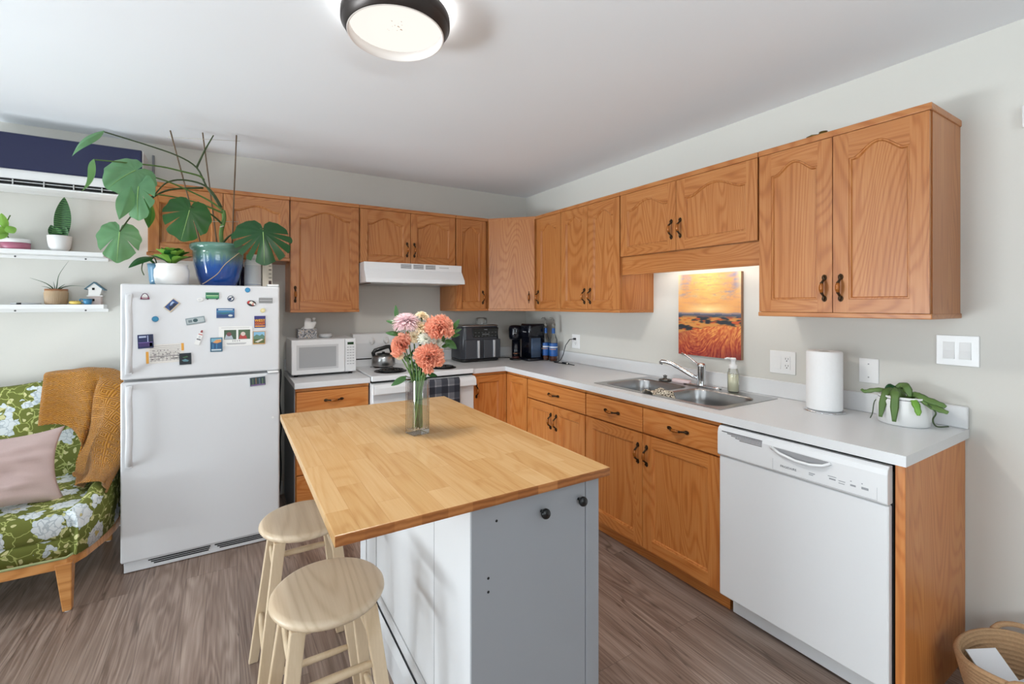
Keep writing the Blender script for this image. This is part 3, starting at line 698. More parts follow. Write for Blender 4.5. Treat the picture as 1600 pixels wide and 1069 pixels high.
# ---- range hood
t = thing('range_hood', (-1.313,-0.25,1.57), 'white under-cabinet range hood above the stove', 'range hood')
m = MB(); m.prism([(-0.003,1.564),(-0.003,1.714),(-0.440,1.714),(-0.440,1.664),(-0.495,1.594),(-0.500,1.564)], -1.702, -0.926, lambda a,b,c: (c,a,b)); build('shell', m, WHITE, t, 0.003)
m = MB()
for k in range(3):
    x0 = -1.43+0.098*k
    for j in range(5): m.box(x0, x0+0.082, -0.4412, -0.4395, 1.676+0.0066*j, 1.680+0.0066*j)
build('vent', m, plain('vent_grey', rgb(120,120,122), 0.5), t)
m = MB(); m.box(-1.12,-1.04,-0.4415,-0.4395,1.685,1.697); build('switch', m, plain('light_grey_plastic', rgb(196,196,196), 0.4), t)
m = MB(); m.box(-1.66,-0.97,-0.46,-0.05,1.556,1.565); build('filter', m, STEEL, t)

# ---- dishwasher
t = thing('dishwasher', (-0.33,-2.732,0), 'white dishwasher with a slotted vent and control strip, right of the sink cabinet', 'dishwasher')
D0, D1 = -2.433, -3.034
build('tub', MB().box(-0.60, -0.03, D1, D0, 0.10, 0.845), plain('dark_tub', rgb(40,40,42), 0.7), t)
build('door', MB().box(-0.632, -0.602, D1+0.002, D0-0.002, 0.112, 0.733), WHITE, t, 0.006, 3)
m = MB(); m.prism([(-0.602,0.737),(-0.640,0.737),(-0.645,0.745),(-0.645,0.838),(-0.640,0.856),(-0.628,0.866),(-0.602,0.866)], D1+0.001, D0-0.001, lambda a,b,c: (a,c,b))
cp = build('control_panel', m, WHITE, t, 0.003, 3)
m = MB()
for k in range(5):
    z = 0.848-0.0058*k; y0 = -2.462-0.018*k
    if k == 0: y0 = -2.455
    m.box(-0.6456, -0.6430, -2.628, y0, z-0.0026, z)
build('vent', m, BLACK, cp)
m = MB()
pts = [(-2.672,0.836),(-2.80,0.834),(-2.868,0.833),(-2.868,0.820),(-2.84,0.808),(-2.78,0.803),(-2.72,0.812),(-2.672,0.826)]
m.prism(pts, -0.6462, -0.6440, lambda a,b,c: (c,a,b)); build('handle_recess', m, plain('grey_recess', rgb(150,150,152), 0.5), cp)
m = MB(); m.tube([(-0.646,-2.665,0.832),(-0.655,-2.70,0.819),(-0.660,-2.76,0.808),(-0.660,-2.81,0.808),(-0.655,-2.85,0.816),(-0.646,-2.872,0.830)], 0.006, 8); build('handle', m, WHITE, cp)
m = MB(); m.box(-0.6457,-0.6440,-3.005,-2.67,0.7455,0.7462); m.box(-0.6457,-0.6440,-2.6705,-2.67,0.7455,0.79); m.box(-0.6457,-0.6440,-3.0055,-3.005,0.7455,0.79)
LG = plain('faint_grey_print', rgb(176,178,182), 0.4); build('panel_outline', m, LG, cp)
DG = plain('dark_grey_print', rgb(84,86,92), 0.4)
text('lettering', 'FRIGIDAIRE', 0.0115, DG, cp, (-0.6452,-2.728,0.768), (PI/2,0,-PI/2), 0.0004, 1.0)
m = MB()
for y0, z0, w, h in ((-2.80,0.772,0.020,0.003),(-2.80,0.766,0.014,0.003),(-2.862,0.782,0.026,0.0025),(-2.866,0.772,0.020,0.005),(-2.895,0.775,0.020,0.0025),(-2.895,0.767,0.018,0.0025),(-2.93,0.770,0.016,0.006),(-2.93,0.785,0.004,0.003),(-2.962,0.770,0.020,0.008),(-2.962,0.787,0.004,0.003)):
    m.box(-0.6456,-0.6440,y0-w,y0,z0,z0+h)
build('button_print', m, plain('mid_grey_print', rgb(150,152,156), 0.4), cp)
m = MB(); m.box(-0.545, -0.53, D1+0.004, D0-0.012, 0.006, 0.108); k_ = build('kick_plate', m, WHITE, t, 0.002)
build('screw', MB().cyl((-0.5475,-2.475,0.06), 0.005, 0.003, 10, 'x'), STEEL, k_)

# ---- microwave
t = thing('microwave', (-1.96,-0.24,ZCT), 'white microwave on the short countertop beside the fridge', 'microwave')
MX0, MX1, MY = -2.172, -1.747, -0.400
build('body', MB().box(MX0, MX1, -0.385, -0.06, 0.930, 1.165), WHITE, t, 0.005, 2)
build('door', MB().box(MX0, -1.825, MY, -0.386, 0.931, 1.164), WHITE, t, 0.006, 3)
d_ = build('control_panel', MB().box(-1.823, MX1, MY, -0.386, 0.931, 1.164), WHITE, t, 0.006, 3)
build('window_frame', MB().box(-2.140,-1.870,MY-0.0015,MY+0.001,0.962,1.130), plain('pale_grey', rgb(200,201,202), 0.35), t)
build('window', MB().box(-2.125,-1.885,MY-0.0025,MY,0.976,1.116), plain('mesh_window', rgb(168,170,172), 0.3, var=0.08, vscale=400), t)
build('display', MB().box(-1.808,-1.765,MY-0.0015,MY+0.001,1.122,1.140), plain('green_display', rgb(36,64,40), 0.2), d_)
m = MB()
for r_i in range(7):
    for c_i in range(3): m.box(-1.811+0.0185*c_i, -1.798+0.0185*c_i, MY-0.001, MY+0.001, 1.100-0.0195*r_i, 1.107-0.0195*r_i)
build('buttons', m, plain('button_grey', rgb(178,180,182), 0.45), d_)
m = MB()
for x in (-2.14,-1.78):
    for y in (-0.36,-0.09): m.cyl((x,y,ZCT), 0.012, 0.018, 12)
build('feet', m, BLACK, t)
# tissue box
t = thing('tissue_box', (-2.055,-0.20,1.166), 'grey patterned tissue box with a tissue pulled up, on the microwave', 'tissue box')
n = NT('tissue_box_pattern'); v = n.obj((1,1,1), rnd=False)
f = n.noise(v, 55, 2, 0.5, 1.5)
n.set(col=n.ramp(f, [(0.42, rgb(92,92,98)), (0.48, rgb(206,206,206)), (0.54, rgb(120,116,118)), (0.62, rgb(196,176,150))], 'CONSTANT'), rough=0.5)
build('box', MB().box(-2.115,-1.99,-0.26,-0.145,1.166,1.232), n.m, t, 0.002)
m = MB()
def tis(u, v):
    a = u*2*PI; r = 0.030*(1-v)+0.018*v+0.010*math.sin(3*a+5*v)*(0.4+v)
    return (-2.045+r*math.cos(a)*1.4+0.028*v, -0.20+r*math.sin(a)*0.7, 1.232+0.062*v+0.016*math.sin(2*a+1)*v)
m.grid(tis, 28, 8); build('tissue', m, plain('tissue_paper', rgb(236,236,234), 0.9), t)
m = MB(); m.lathe([(0.001,0),(0.040,0.0),(0.050,0.010),(0.047,0.020),(0.038,0.027),(0.001,0.028)], (-1.92,-0.20,1.166), 28)
tag(build('soap_dish', m, plain('pale_grey_dish', rgb(196,197,198), 0.4)), 'small round pale grey dish on the microwave', 'dish')

# ---- kettle on the rear left burner
t = thing('kettle', (-1.50,-0.215,0.934), 'brushed steel kettle with a black angular handle on the stove', 'kettle')
kx, ky, kz = -1.500, -0.235, 0.934
build('body', MB().lathe([(0.001,0),(0.086,0.0),(0.090,0.006),(0.088,0.060),(0.083,0.076),(0.070,0.084),(0.040,0.090),(0.001,0.091)], (kx,ky,kz), 40), STEEL, t)
build('lid', MB().lathe([(0.052,0.088),(0.050,0.094),(0.012,0.097),(0.012,0.106),(0.001,0.108)], (kx,ky,kz), 28), BLACK, t)
m = MB(); m.tube([(kx-0.074,ky,kz+0.078),(kx-0.080,ky,kz+0.100),(kx-0.066,ky,kz+0.118),(kx+0.02,ky,kz+0.142),(kx+0.045,ky,kz+0.144),(kx+0.058,ky,kz+0.128),(kx+0.072,ky,kz+0.078)], [0.011,0.011,0.012,0.012,0.012,0.011,0.010], 10, flat=1.3); build('handle', m, BLACK, t)
m = MB(); m.tube([(kx+0.075,ky,kz+0.060),(kx+0.100,ky,kz+0.082),(kx+0.112,ky,kz+0.094)], [0.018,0.014,0.011], 12); build('spout', m, BLACK, t)

# ================================================================== THINGS ON THE LONG COUNTER
# ---- air fryer
t = thing('air_fryer', (-0.66,-0.17,ZCT), 'large dark grey two-drawer air fryer in the back corner of the counter', 'air fryer')
AFM = plain('air_fryer_grey', rgb(52,54,60), 0.3); n_ = 10
AX0, AX1, AY0, AY1 = -0.840, -0.470, -0.285, -0.030
def rrect(x0,x1,y0,y1,r,z,seg=5):
    pts = []
    for cx, cy, a0 in ((x1-r,y1-r,0),(x0+r,y1-r,90),(x0+r,y0+r,180),(x1-r,y0+r,270)):
        for k in range(seg+1):
            a = math.radians(a0+90*k/seg); pts.append((cx+r*math.cos(a), cy+r*math.sin(a), z))
    return pts
def shell(x0,x1,y0,y1,r,prof):
    return MB().loft([rrect(x0-e,x1+e,y0-e,y1+e,max(r+e,0.004),z) for e,z in prof])
build('body', shell(AX0,AX1,AY0,AY1,0.045,[(-0.006,0.934),(0.002,0.945),(0.0,1.10),(-0.006,1.205),(-0.016,1.222)]), AFM, t)
build('base', shell(AX0,AX1,AY0,AY1,0.045,[(-0.012,0.9145),(0.0,0.922),(0.0,0.938)]), BLACK, t)
build('top_trim', shell(AX0,AX1,AY0,AY1,0.045,[(-0.004,1.216),(-0.004,1.224),(-0.020,1.229)]), STEEL, t)
cpn = build('control_panel', MB().prism([(-0.742,1.125),(-0.50,1.125),(-0.49,1.205),(-0.748,1.205)], AY0-0.006, AY0+0.02, lambda a,b,c: (a,c,b)), plain('glossy_black', rgb(8,9,10), 0.08), t, 0.004)
text('lettering', 'NINJA', 0.012, plain('pale_print', rgb(170,170,172), 0.4), cpn, (-0.62,AY0-0.0065,1.190), (PI/2,0,0), 0.0003)
m = MB(); m.box(-0.655,-0.585,AY0-0.0068,AY0-0.0055,1.145,1.155)
for k in range(7):
    for j in range(2): m.box(-0.728+0.033*k, -0.712+0.033*k, AY0-0.0068, AY0-0.0055, 1.133+0.03*j, 1.137+0.03*j)
build('panel_print', m, plain('panel_grey', rgb(92,94,96), 0.4), cpn)
for x0, x1, hx in ((AX0+0.02,-0.668,-0.700),(-0.642,AX1-0.004,-0.545)):
    d_ = build('drawer', MB().rbox(x0, x1, AY0-0.012, AY0+0.03, 0.945, 1.105, 0.008), plain('air_fryer_drawer', rgb(62,64,70), 0.25), t, 0.004)
    build('handle', MB().box(hx-0.010, hx+0.010, AY0-0.030, AY0-0.011, 0.950, 1.100), plain('satin_silver', rgb(200,201,204), 0.25, 0.6), d_, 0.004, 3)
# glass mug standing on the air fryer
m = MB(); m.lathe([(0.052,0.0),(0.052,0.040),(0.047,0.055),(0.030,0.060),(0.001,0.061)], (-0.575,-0.13,1.2295), 28)
tag(build('glass_bowl', m, GLASS), 'small clear glass bowl upturned on the air fryer', 'bowl')
# ---- coffee machines
NAVY = plain('glossy_black_blue', rgb(15,17,26), 0.16)
t = thing('coffee_machine', (-0.30,-0.30,ZCT), 'slim rounded black pod coffee machine, nearer the air fryer', 'coffee machine')
cx_, cy_ = -0.310, -0.285
build('base', MB().lathe([(0.001,0),(0.060,0),(0.062,0.006),(0.058,0.014),(0.001,0.016)], (cx_-0.01,cy_-0.03,ZCT), 28), BLACK, t)
build('body', MB().lathe([(0.038,0.014),(0.040,0.06),(0.040,0.185),(0.001,0.185)], (cx_+0.02,cy_+0.02,ZCT), 24), NAVY, t)
build('head', MB().lathe([(0.030,0.175),(0.054,0.182),(0.060,0.205),(0.062,0.275),(0.056,0.297),(0.040,0.305),(0.001,0.306)], (cx_,cy_,ZCT), 32), NAVY, t)
build('cup_stand', MB().lathe([(0.001,0.052),(0.026,0.054),(0.030,0.06),(0.001,0.062)], (cx_-0.025,cy_-0.045,ZCT), 20), plain('copper', rgb(170,120,90), 0.25, 0.8), t)
build('drip_tray', MB().lathe([(0.001,0.016),(0.030,0.016),(0.030,0.03),(0.001,0.03)], (cx_-0.025,cy_-0.045,ZCT), 20), plain('dark_red_plastic', rgb(70,26,22), 0.4), t)
hd_ = build('badge', MB().box(cx_-0.07,cx_-0.03,cy_-0.0625,cy_-0.055,ZCT+0.236,ZCT+0.241), plain('pale_print', rgb(170,170,172), 0.4), t)
t = thing('coffee_machine', (-0.22,-0.40,ZCT), 'boxy black capsule coffee machine with a blue-grey water tank, beside the syrup bottles', 'coffee machine')
x0, x1, y0, y1 = -0.275, -0.150, -0.485, -0.330
build('base', shell(x0-0.03,x1+0.03,y0,y1,0.03,[(0,ZCT+0.0005),(0.004,ZCT+0.01),(0,ZCT+0.026)]), NAVY, t)
build('body', shell(x0-0.012,x1+0.03,y0+0.004,y1-0.004,0.02,[(0,ZCT+0.026),(0,ZCT+0.30),(-0.006,ZCT+0.318)]), NAVY, t)
build('head', shell(x0-0.022,x1+0.03,y0,y1,0.028,[(-0.004,ZCT+0.208),(0,ZCT+0.215),(0,ZCT+0.305),(-0.008,ZCT+0.322)]), NAVY, t)
build('tank', shell(x0+0.000,x1-0.025,y0-0.004,y0+0.02,0.008,[(0,ZCT+0.032),(0,ZCT+0.200)]), plain('blue_grey_tank', rgb(66,84,108), 0.15), t)
build('badge', MB().box(x0-0.0225,x0-0.020,y0+0.05,y0+0.10,ZCT+0.250,ZCT+0.256), plain('pale_print', rgb(170,170,172), 0.4), t)
# ---- syrup bottles
BLU = plain('bottle_label_blue', rgb(26,92,170), 0.4, var=0.3, vscale=60); YEL = plain('label_yellow', rgb(232,176,60), 0.4)
def bottle(x, y, label):
    t = thing('syrup_bottle', (x,y,ZCT), label, 'bottle', 'syrup bottles in the corner')
    r = 0.036
    build('glass', MB().lathe([(0.001,0),(r,0.0),(r+.001,0.005),(r,0.185),(r*0.8,0.205),(0.015,0.235),(0.0135,0.30),(0.0155,0.302),(0.0155,0.312),(0.001,0.312)], (x,y,ZCT), 24), GLASS, t)
    build('syrup', MB().lathe([(0.001,0.004),(r-.003,0.004),(r-.003,0.06),(0.001,0.06)], (x,y,ZCT), 24), plain('amber_syrup', rgb(96,46,24), 0.15), t)
    lb = build('label', MB().lathe([(r+.0012,0.045),(r+.0012,0.155)], (x,y,ZCT), 24), BLU, t)
    build('neck_label', MB().lathe([(0.0150,0.240),(0.0145,0.285)], (x,y,ZCT), 20), BLU, t)
    text('lettering', 'TORANI', 0.015, YEL, t, (x-0.030,y-0.026,ZCT+0.105), (PI/2,0,-0.72), 0.0004)
    build('label_band', MB().lathe([(r+.0018,0.118),(r+.0018,0.128)], (x,y,ZCT), 24), plain('label_white', rgb(222,226,230), 0.5), t)
    build('pump', MB().lathe([(0.016,0.308),(0.016,0.325),(0.006,0.330),(0.005,0.362),(0.001,0.363)], (x,y,ZCT), 16).tube([(x,y,ZCT+0.355),(x-0.008,y+0.005,ZCT+0.374),(x-0.024,y+0.014,ZCT+0.374),(x-0.034,y+0.02,ZCT+0.364)], [0.006,0.007,0.006,0.004], 8), plain('grey_pump', rgb(150,148,142), 0.35, 0.3), t)
bottle(-0.115,-0.475,'blue-labelled syrup bottle with a pump, the one nearer the coffee machine')
bottle(-0.095,-0.560,'blue-labelled syrup bottle with a pump, the one nearer the sink')
# ---- plates on the right wall
def plate(name, y0, y1, z0, z1, label, cat, kind):
    t = thing(name, (-0.003,(y0+y1)/2,(z0+z1)/2), label, cat)
    build('cover_plate', MB().box(-0.007,-0.0005,y0,y1,z0,z1), plain('glossy_white_plate', rgb(236,236,235), 0.12), t, 0.003, 3)
    zc = (z0+z1)/2
    for kd, yc in kind:
        if kd == 'rocker':
            build('rocker', MB().prism([(-0.007,-0.034),(-0.013,-0.034),(-0.009,0.0),(-0.008,0.034),(-0.007,0.034)], yc-0.0165, yc+0.0165, lambda a,b,c: (a,c,zc+b)), WHITEP, t, 0.001)
        elif kd == 'socket':
            build('socket', MB().box(-0.0095,-0.0065,yc-0.0165,yc+0.0165,zc-0.034,zc+0.034), WHITEP, t, 0.001)
            m = MB()
            for dz in (-0.018, 0.018):
                m.box(-0.0100,-0.0092,yc-0.008,yc-0.006,zc+dz-0.001,zc+dz+0.008); m.box(-0.0100,-0.0092,yc+0.005,yc+0.007,zc+dz-0.001,zc+dz+0.008); m.cyl((-0.0100,yc,zc+dz-0.008), 0.0028, 0.001, 10, 'x')
            build('slots', m, DARK, t)
        elif kd == 'screw':
            build('screw', MB().cyl((-0.0082,yc,zc+0.030), 0.003, 0.0014, 10, 'x').cyl((-0.0082,yc,zc-0.030), 0.003, 0.0014, 10, 'x'), plain('screw_grey', rgb(150,150,150), 0.4), t)
    return t
plate('power_outlet', -0.80,-0.70,1.035,1.155,'white wall outlet beside the syrup bottles with a black plug in it','outlet',[('socket',-0.75)])
plate('switch_plate', -2.450,-2.322,1.040,1.160,'white double plate with one switch and one outlet, left of the paper towel','switch',[('rocker',-2.363),('socket',-2.409)])
plate('blank_plate', -2.792,-2.719,1.048,1.160,'blank white wall plate between paper towel and potted plant','wall plate',[('screw',-2.7555)])
plate('switch_plate', -3.106,-2.981,1.160,1.282,'glossy double rocker switch plate under the right end wall cabinet','switch',[('rocker',-3.020),('rocker',-3.067)])
tag(build('thermostat', MB().box(-0.022,-0.0005,-3.30,-3.215,2.055,2.135), WHITEP, None, 0.005, 3), 'white thermostat edge at the far right of the wall', 'thermostat')
# ---- plug and cords
t = thing('charging_cable', (-0.15,-0.70,ZCT), 'black cord with plug lying on the counter by the bottles, plugged into the wall', 'cord')
build('plug', MB().box(-0.032,-0.0101,-0.757,-0.742,1.108,1.124), BLACK, t, 0.003)
build('cable', MB().tube([(-0.032,-0.750,1.116),(-0.060,-0.735,1.112),(-0.075,-0.70,1.06),(-0.085,-0.68,0.98),(-0.10,-0.665,0.935),(-0.12,-0.65,0.919),(-0.14,-0.62,0.918),(-0.16,-0.66,0.918),(-0.15,-0.72,0.918),(-0.145,-0.75,0.918)], 0.0035, 8), BLACK, t)
build('connector', MB().tube([(-0.148,-0.745,0.922),(-0.142,-0.80,0.922),(-0.14,-0.83,0.920),(-0.135,-0.88,0.918)], [0.008,0.008,0.004,0.003], 8), BLACK, t)
build('silver_tip', MB().tube([(-0.143,-0.79,0.923),(-0.142,-0.812,0.923)], 0.0088, 10), STEEL, t)
tag(build('appliance_cord', MB().tube([(-0.47,-0.10,0.92),(-0.42,-0.10,0.918),(-0.36,-0.14,0.918),(-0.30,-0.18,0.918)], 0.004, 8), BLACK), 'short black cord lying behind the air fryer', 'cord')

# ---- double sink
t = thing('kitchen_sink', (-0.31,-1.975,ZCT), 'stainless steel double-bowl sink set into the countertop', 'sink')
SA0, SA1, SB0, SB1 = -0.560, -0.062, -1.560, -2.392          # rim
bowls = [(-0.530,-0.165,-1.962,-1.592), (-0.530,-0.165,-2.358,-1.992)]
def rr2(x0,x1,y0,y1,r,z,seg=6): return rrect(x0,x1,y0,y1,r,z,seg)
m = MB(); zr = ZCT+0.0035
m.box(SA0,bowls[0][0],SB1,SB0,ZCT+0.0004,zr); m.box(bowls[0][1],SA1,SB1,SB0,ZCT+0.0004,zr)
m.box(bowls[0][0],bowls[0][1],bowls[0][3],SB0,ZCT+0.0004,zr); m.box(bowls[0][0],bowls[0][1],SB1,bowls[1][2],ZCT+0.0004,zr); m.box(bowls[0][0],bowls[0][1],bowls[1][3],bowls[0][2],ZCT+0.0004,zr)
def corner_fill(m, b, r=0.075, seg=8):
    x0,x1,y0,y1 = b
    for cx, cy, sx, sy in ((x0,y0,1,1),(x1,y0,-1,1),(x0,y1,1,-1),(x1,y1,-1,-1)):
        pts = [(cx,cy)]+[(cx+sx*(r-r*math.cos(a)), cy+sy*(r-r*math.sin(a))) for a in [k/seg*PI/2 for k in range(seg+1)]]
        m.prism(pts, ZCT+0.0004, zr)
for b in bowls: corner_fill(m, b)
build('rim', m, STEEL, t)
for b in bowls:
    m = MB(); x0,x1,y0,y1 = b
    L = []
    for e, z in ((0,zr),(0.004,ZCT-0.006),(0.010,ZCT-0.06),(0.018,ZCT-0.135),(0.035,ZCT-0.155),(0.10,ZCT-0.160),(0.165,ZCT-0.162)): L.append(rr2(x0+e,x1-e,y0+e,y1-e,max(0.075-e*0.35,0.012),z,8))
    m.loft(L, False, True); o = build('bowl', m, STEEL, t)
    sd = o.modifiers.new('sheet', 'SOLIDIFY'); sd.thickness = 0.001; sd.offset = -1
    xc, yc = (x0+x1)/2, (y0+y1)/2
    build('drain', MB().lathe([(0.001,-0.159),(0.03,-0.1585),(0.042,-0.157),(0.044,-0.1605)], (xc,yc,ZCT), 24), CHROME, o)
# ---- faucet
t = thing('faucet', (-0.098,-1.985,zr), 'chrome single-lever faucet with a long low spout at the back of the sink', 'faucet')
fx, fy_ = -0.098, -1.978
build('deck_plate', shell(fx-0.022,fx+0.022,fy_-0.125,fy_+0.125,0.02,[(0,zr+0.0005),(0,zr+0.006),(-0.008,zr+0.012)]), CHROME, t)
build('body', MB().lathe([(0.026,0.008),(0.024,0.03),(0.023,0.115),(0.025,0.118),(0.025,0.130),(0.018,0.138),(0.001,0.140)], (fx,fy_,zr), 28), CHROME, t)
build('spout', MB().tube([(fx,fy_,zr+0.040),(fx-0.02,fy_+0.045,zr+0.058),(fx-0.05,fy_+0.11,zr+0.098),(fx-0.065,fy_+0.155,zr+0.122),(fx-0.075,fy_+0.185,zr+0.130),(fx-0.083,fy_+0.212,zr+0.132),(fx-0.086,fy_+0.222,zr+0.118)], [0.013,0.0125,0.012,0.012,0.012,0.013,0.014], 14), CHROME, t)
build('lever', MB().tube([(fx,fy_+0.010,zr+0.122),(fx-0.004,fy_+0.05,zr+0.148),(fx-0.008,fy_+0.10,zr+0.178),(fx-0.010,fy_+0.125,zr+0.186)], [0.008,0.007,0.008,0.009], 10, flat=0.7), CHROME, t)
# ---- soap bottle, strainer, sponge, cloth
sx_, sy_ = -0.094, -2.172
t = thing('soap_dispenser', (sx_,sy_,zr), 'clear foaming soap bottle with a white pump on the sink rim', 'soap dispenser')
build('bottle', MB().lathe([(0.001,0),(0.027,0.0),(0.030,0.006),(0.030,0.10),(0.024,0.125),(0.020,0.135),(0.001,0.136)], (sx_,sy_,zr), 28), GLASS, t)
build('liquid', MB().lathe([(0.001,0.004),(0.027,0.005),(0.027,0.098),(0.001,0.098)], (sx_,sy_,zr), 24), plain('straw_liquid', rgb(228,224,196), 0.2), t)
build('pump', MB().lathe([(0.021,0.130),(0.022,0.150),(0.012,0.156),(0.011,0.176),(0.015,0.180),(0.014,0.190),(0.001,0.191)], (sx_,sy_,zr), 20).tube([(sx_,sy_,zr+0.184),(sx_-0.02,sy_+0.022,zr+0.187),(sx_-0.028,sy_+0.032,zr+0.182)], 0.0055, 8), WHITEP, t)
m = MB(); m.lathe([(0.001,0),(0.036,0.0),(0.040,0.006),(0.034,0.012),(0.012,0.014),(0.009,0.026),(0.014,0.032),(0.001,0.038)], (-0.115,-1.735,zr), 24)
tag(build('sink_stopper', m, plain('dark_chrome', rgb(110,108,104), 0.2, 0.9)), 'dark metal sink stopper lying behind the left sink bowl', 'stopper')
tag(build('sponge', shell(-0.120,-0.080,-1.905,-1.785,0.010,[(0,zr+0.0005),(0,zr+0.018),(-0.004,zr+0.022)]), plain('pink_sponge', rgb(226,204,204), 0.9, bumpv=0.5, var=0.05)), 'pale pink sponge on the rim beside the faucet', 'sponge')
n = NT('speckled_cloth'); v = n.obj((1,1,1), rnd=False)
n.set(col=n.ramp(n.noise(v, 130, 2, 0.6), [(0.44, rgb(60,46,36)), (0.5, rgb(206,194,172)), (0.6, rgb(232,224,206))]), rough=0.95); n.bump(n.noise(v, 200, 3), 0.6, 0.003)
def cloth_fn(u, v):
    y = -1.925-0.115*v+0.010*math.sin(u*5); x = -0.555+0.150*u
    d = abs(v-0.45); z = zr+0.014-max(0,d-0.22)*0.06+0.008*math.sin(9*u+4*v)
    if v > 0.70: z -= (v-0.70)*0.16
    return (x, y, max(z, zr+0.003) if v < 0.6 else z)
o = build('dish_cloth', MB().grid(cloth_fn, 20, 20), n.m); sd = o.modifiers.new('cloth','SOLIDIFY'); sd.thickness = 0.004
tag(o, 'brown speckled dish cloth draped over the sink divider', 'cloth')
# ---- paper towel
t = thing('paper_towel_roll', (-0.155,-2.640,ZCT), 'white paper towel roll standing on a low holder on the counter', 'paper towel')
px_, py_ = -0.150, -2.640
build('base', MB().lathe([(0.001,0),(0.080,0),(0.081,0.003),(0.076,0.006),(0.001,0.007)], (px_,py_,ZCT), 36), CHROME, t)
n = NT('paper_towel'); v = n.obj((1,1,1), rnd=False); n.set(col=rgb(238,238,238), rough=0.95)
vo = n.n('ShaderNodeTexVoronoi'); vo.inputs['Scale'].default_value = 90; n.l(v, vo.inputs['Vector']); n.bump(vo.outputs['Distance'], 0.25, 0.002)
build('roll', MB().lathe([(0.022,0.010),(0.067,0.010),(0.069,0.016),(0.069,0.272),(0.066,0.278),(0.024,0.277),(0.022,0.270)], (px_,py_,ZCT), 56), n.m, t)
build('core', MB().lathe([(0.0215,0.012),(0.0215,0.276),(0.0195,0.276),(0.0195,0.012)], (px_,py_,ZCT), 24), plain('cardboard', rgb(150,140,126), 0.9), t)
# ---- sunset painting
t = thing('canvas_painting', (-0.014,-1.971,1.089), 'sunset canvas painting of golden sky over red wheat fields, hung above the sink', 'painting')
build('canvas', MB().box(-0.0245,-0.002,-2.176,-1.766,1.089,1.596), plain('canvas_edge', rgb(176,140,112), 0.8, var=0.4, vscale=20), t, 0.001)
NX, NZ = 150, 190
mb = MB(); me_cols = []
def pcol(u, v):      # u: 0 left..1 right, v: 0 bottom..1 top
    nz = lambda a, b, s: noise.noise(Vector((u*a+s, v*b, s*1.7)))
    def mixc(a, b, t): t = max(0, min(1, t)); return [a[i]+(b[i]-a[i])*t for i in range(3)]
    st = nz(9, 34, 3.1); st2 = nz(30, 70, 8.2)
    hz = 0.51+0.01*nz(6,1,4)
    if v > hz:
        s = (v-hz)/(1-hz)
        c = mixc([222,158,92],[220,166,106], s)
        d = math.hypot((u-0.50)*1.1, (v-0.86)*1.35)
        c = mixc(c, [240,202,116], 1-d*2.6+0.4*st)
        corner = max(abs(u-0.5)*2-0.35, 0)*(s**1.5)*1.7+0.6*st+0.25*st2-0.12
        c = mixc(c, [150,140,160], corner*1.3 if s > 0.35 else 0)
        c = mixc(c, [206,150,110], 0.9*nz(5, 60, 11)+0.35*st2)
        c = mixc(c, [252,226,160], (1-abs(v-hz-0.06)*14)*(1-abs(u-0.5)*2.4))
        c = mixc(c, [120,116,140], 1-abs(v-hz-0.008)*60)
        return c
    if v > 0.27+0.10*min(1,u*1.6)+0.01*st:
        b = nz(4, 26, 21)+0.5*nz(13, 60, 2); b2 = nz(9, 40, 5)
        c = [206,140,70]
        c = mixc(c, [40,46,54], (b+0.12)*4.0)
        c = mixc(c, [196,84,40], (b2-0.10)*3.5)
        c = mixc(c, [74,84,104], (v-0.462)*26)
        return c
    # wheat: sweeping strokes
    yy = v-0.16*math.sin(u*2.1)-0.03
    th = -0.5+1.5*u+0.5*noise.noise(Vector((u*3, v*3, 2)))
    ca_, sa_ = math.cos(th), math.sin(th)
    p_, q_ = (u-0.3)*ca_+v*sa_, v*ca_-(u-0.3)*sa_
    s = 0.5+0.9*noise.noise(Vector((p_*9, q_*70, 7)))+0.4*noise.noise(Vector((p_*22, q_*120, 3)))
    s2 = noise.noise(Vector((u*30, v*30, 4)))*0.7
    low = 1-v/0.32
    dark = mixc([196,84,46],[140,36,38], low*1.2)
    lite = mixc([240,176,92],[226,120,66], low*1.1)
    c = mixc(dark, lite, s*0.9+s2*0.7-0.1*low)
    return mixc(c, [90,34,50], (low-0.6)*2.0*(u-0.35)+s2*0.5*low)
fn = lambda a, b: (-0.0252, -1.7663-0.4094*a, 1.0893+0.5064*b)
mb.grid(fn, NX, NZ, False)
n = NT('painted_canvas'); at = n.n('ShaderNodeVertexColor'); at.layer_name = 'paint'
n.set(col=at.outputs['Color'], rough=0.45); n.bump(n.noise(n.obj((1,1,1), rnd=False), 220, 3), 0.35, 0.002)
o = build('painted_front', mb, n.m, t, weld=False)
ca = o.data.color_attributes.new('paint', 'FLOAT_COLOR', 'POINT')
for j in range(NZ+1):
    for i in range(NX+1):
        c = pcol(i/NX, j/NZ); ca.data[j*(NX+1)+i].color = (s2l(c[0]), s2l(c[1]), s2l(c[2]), 1)

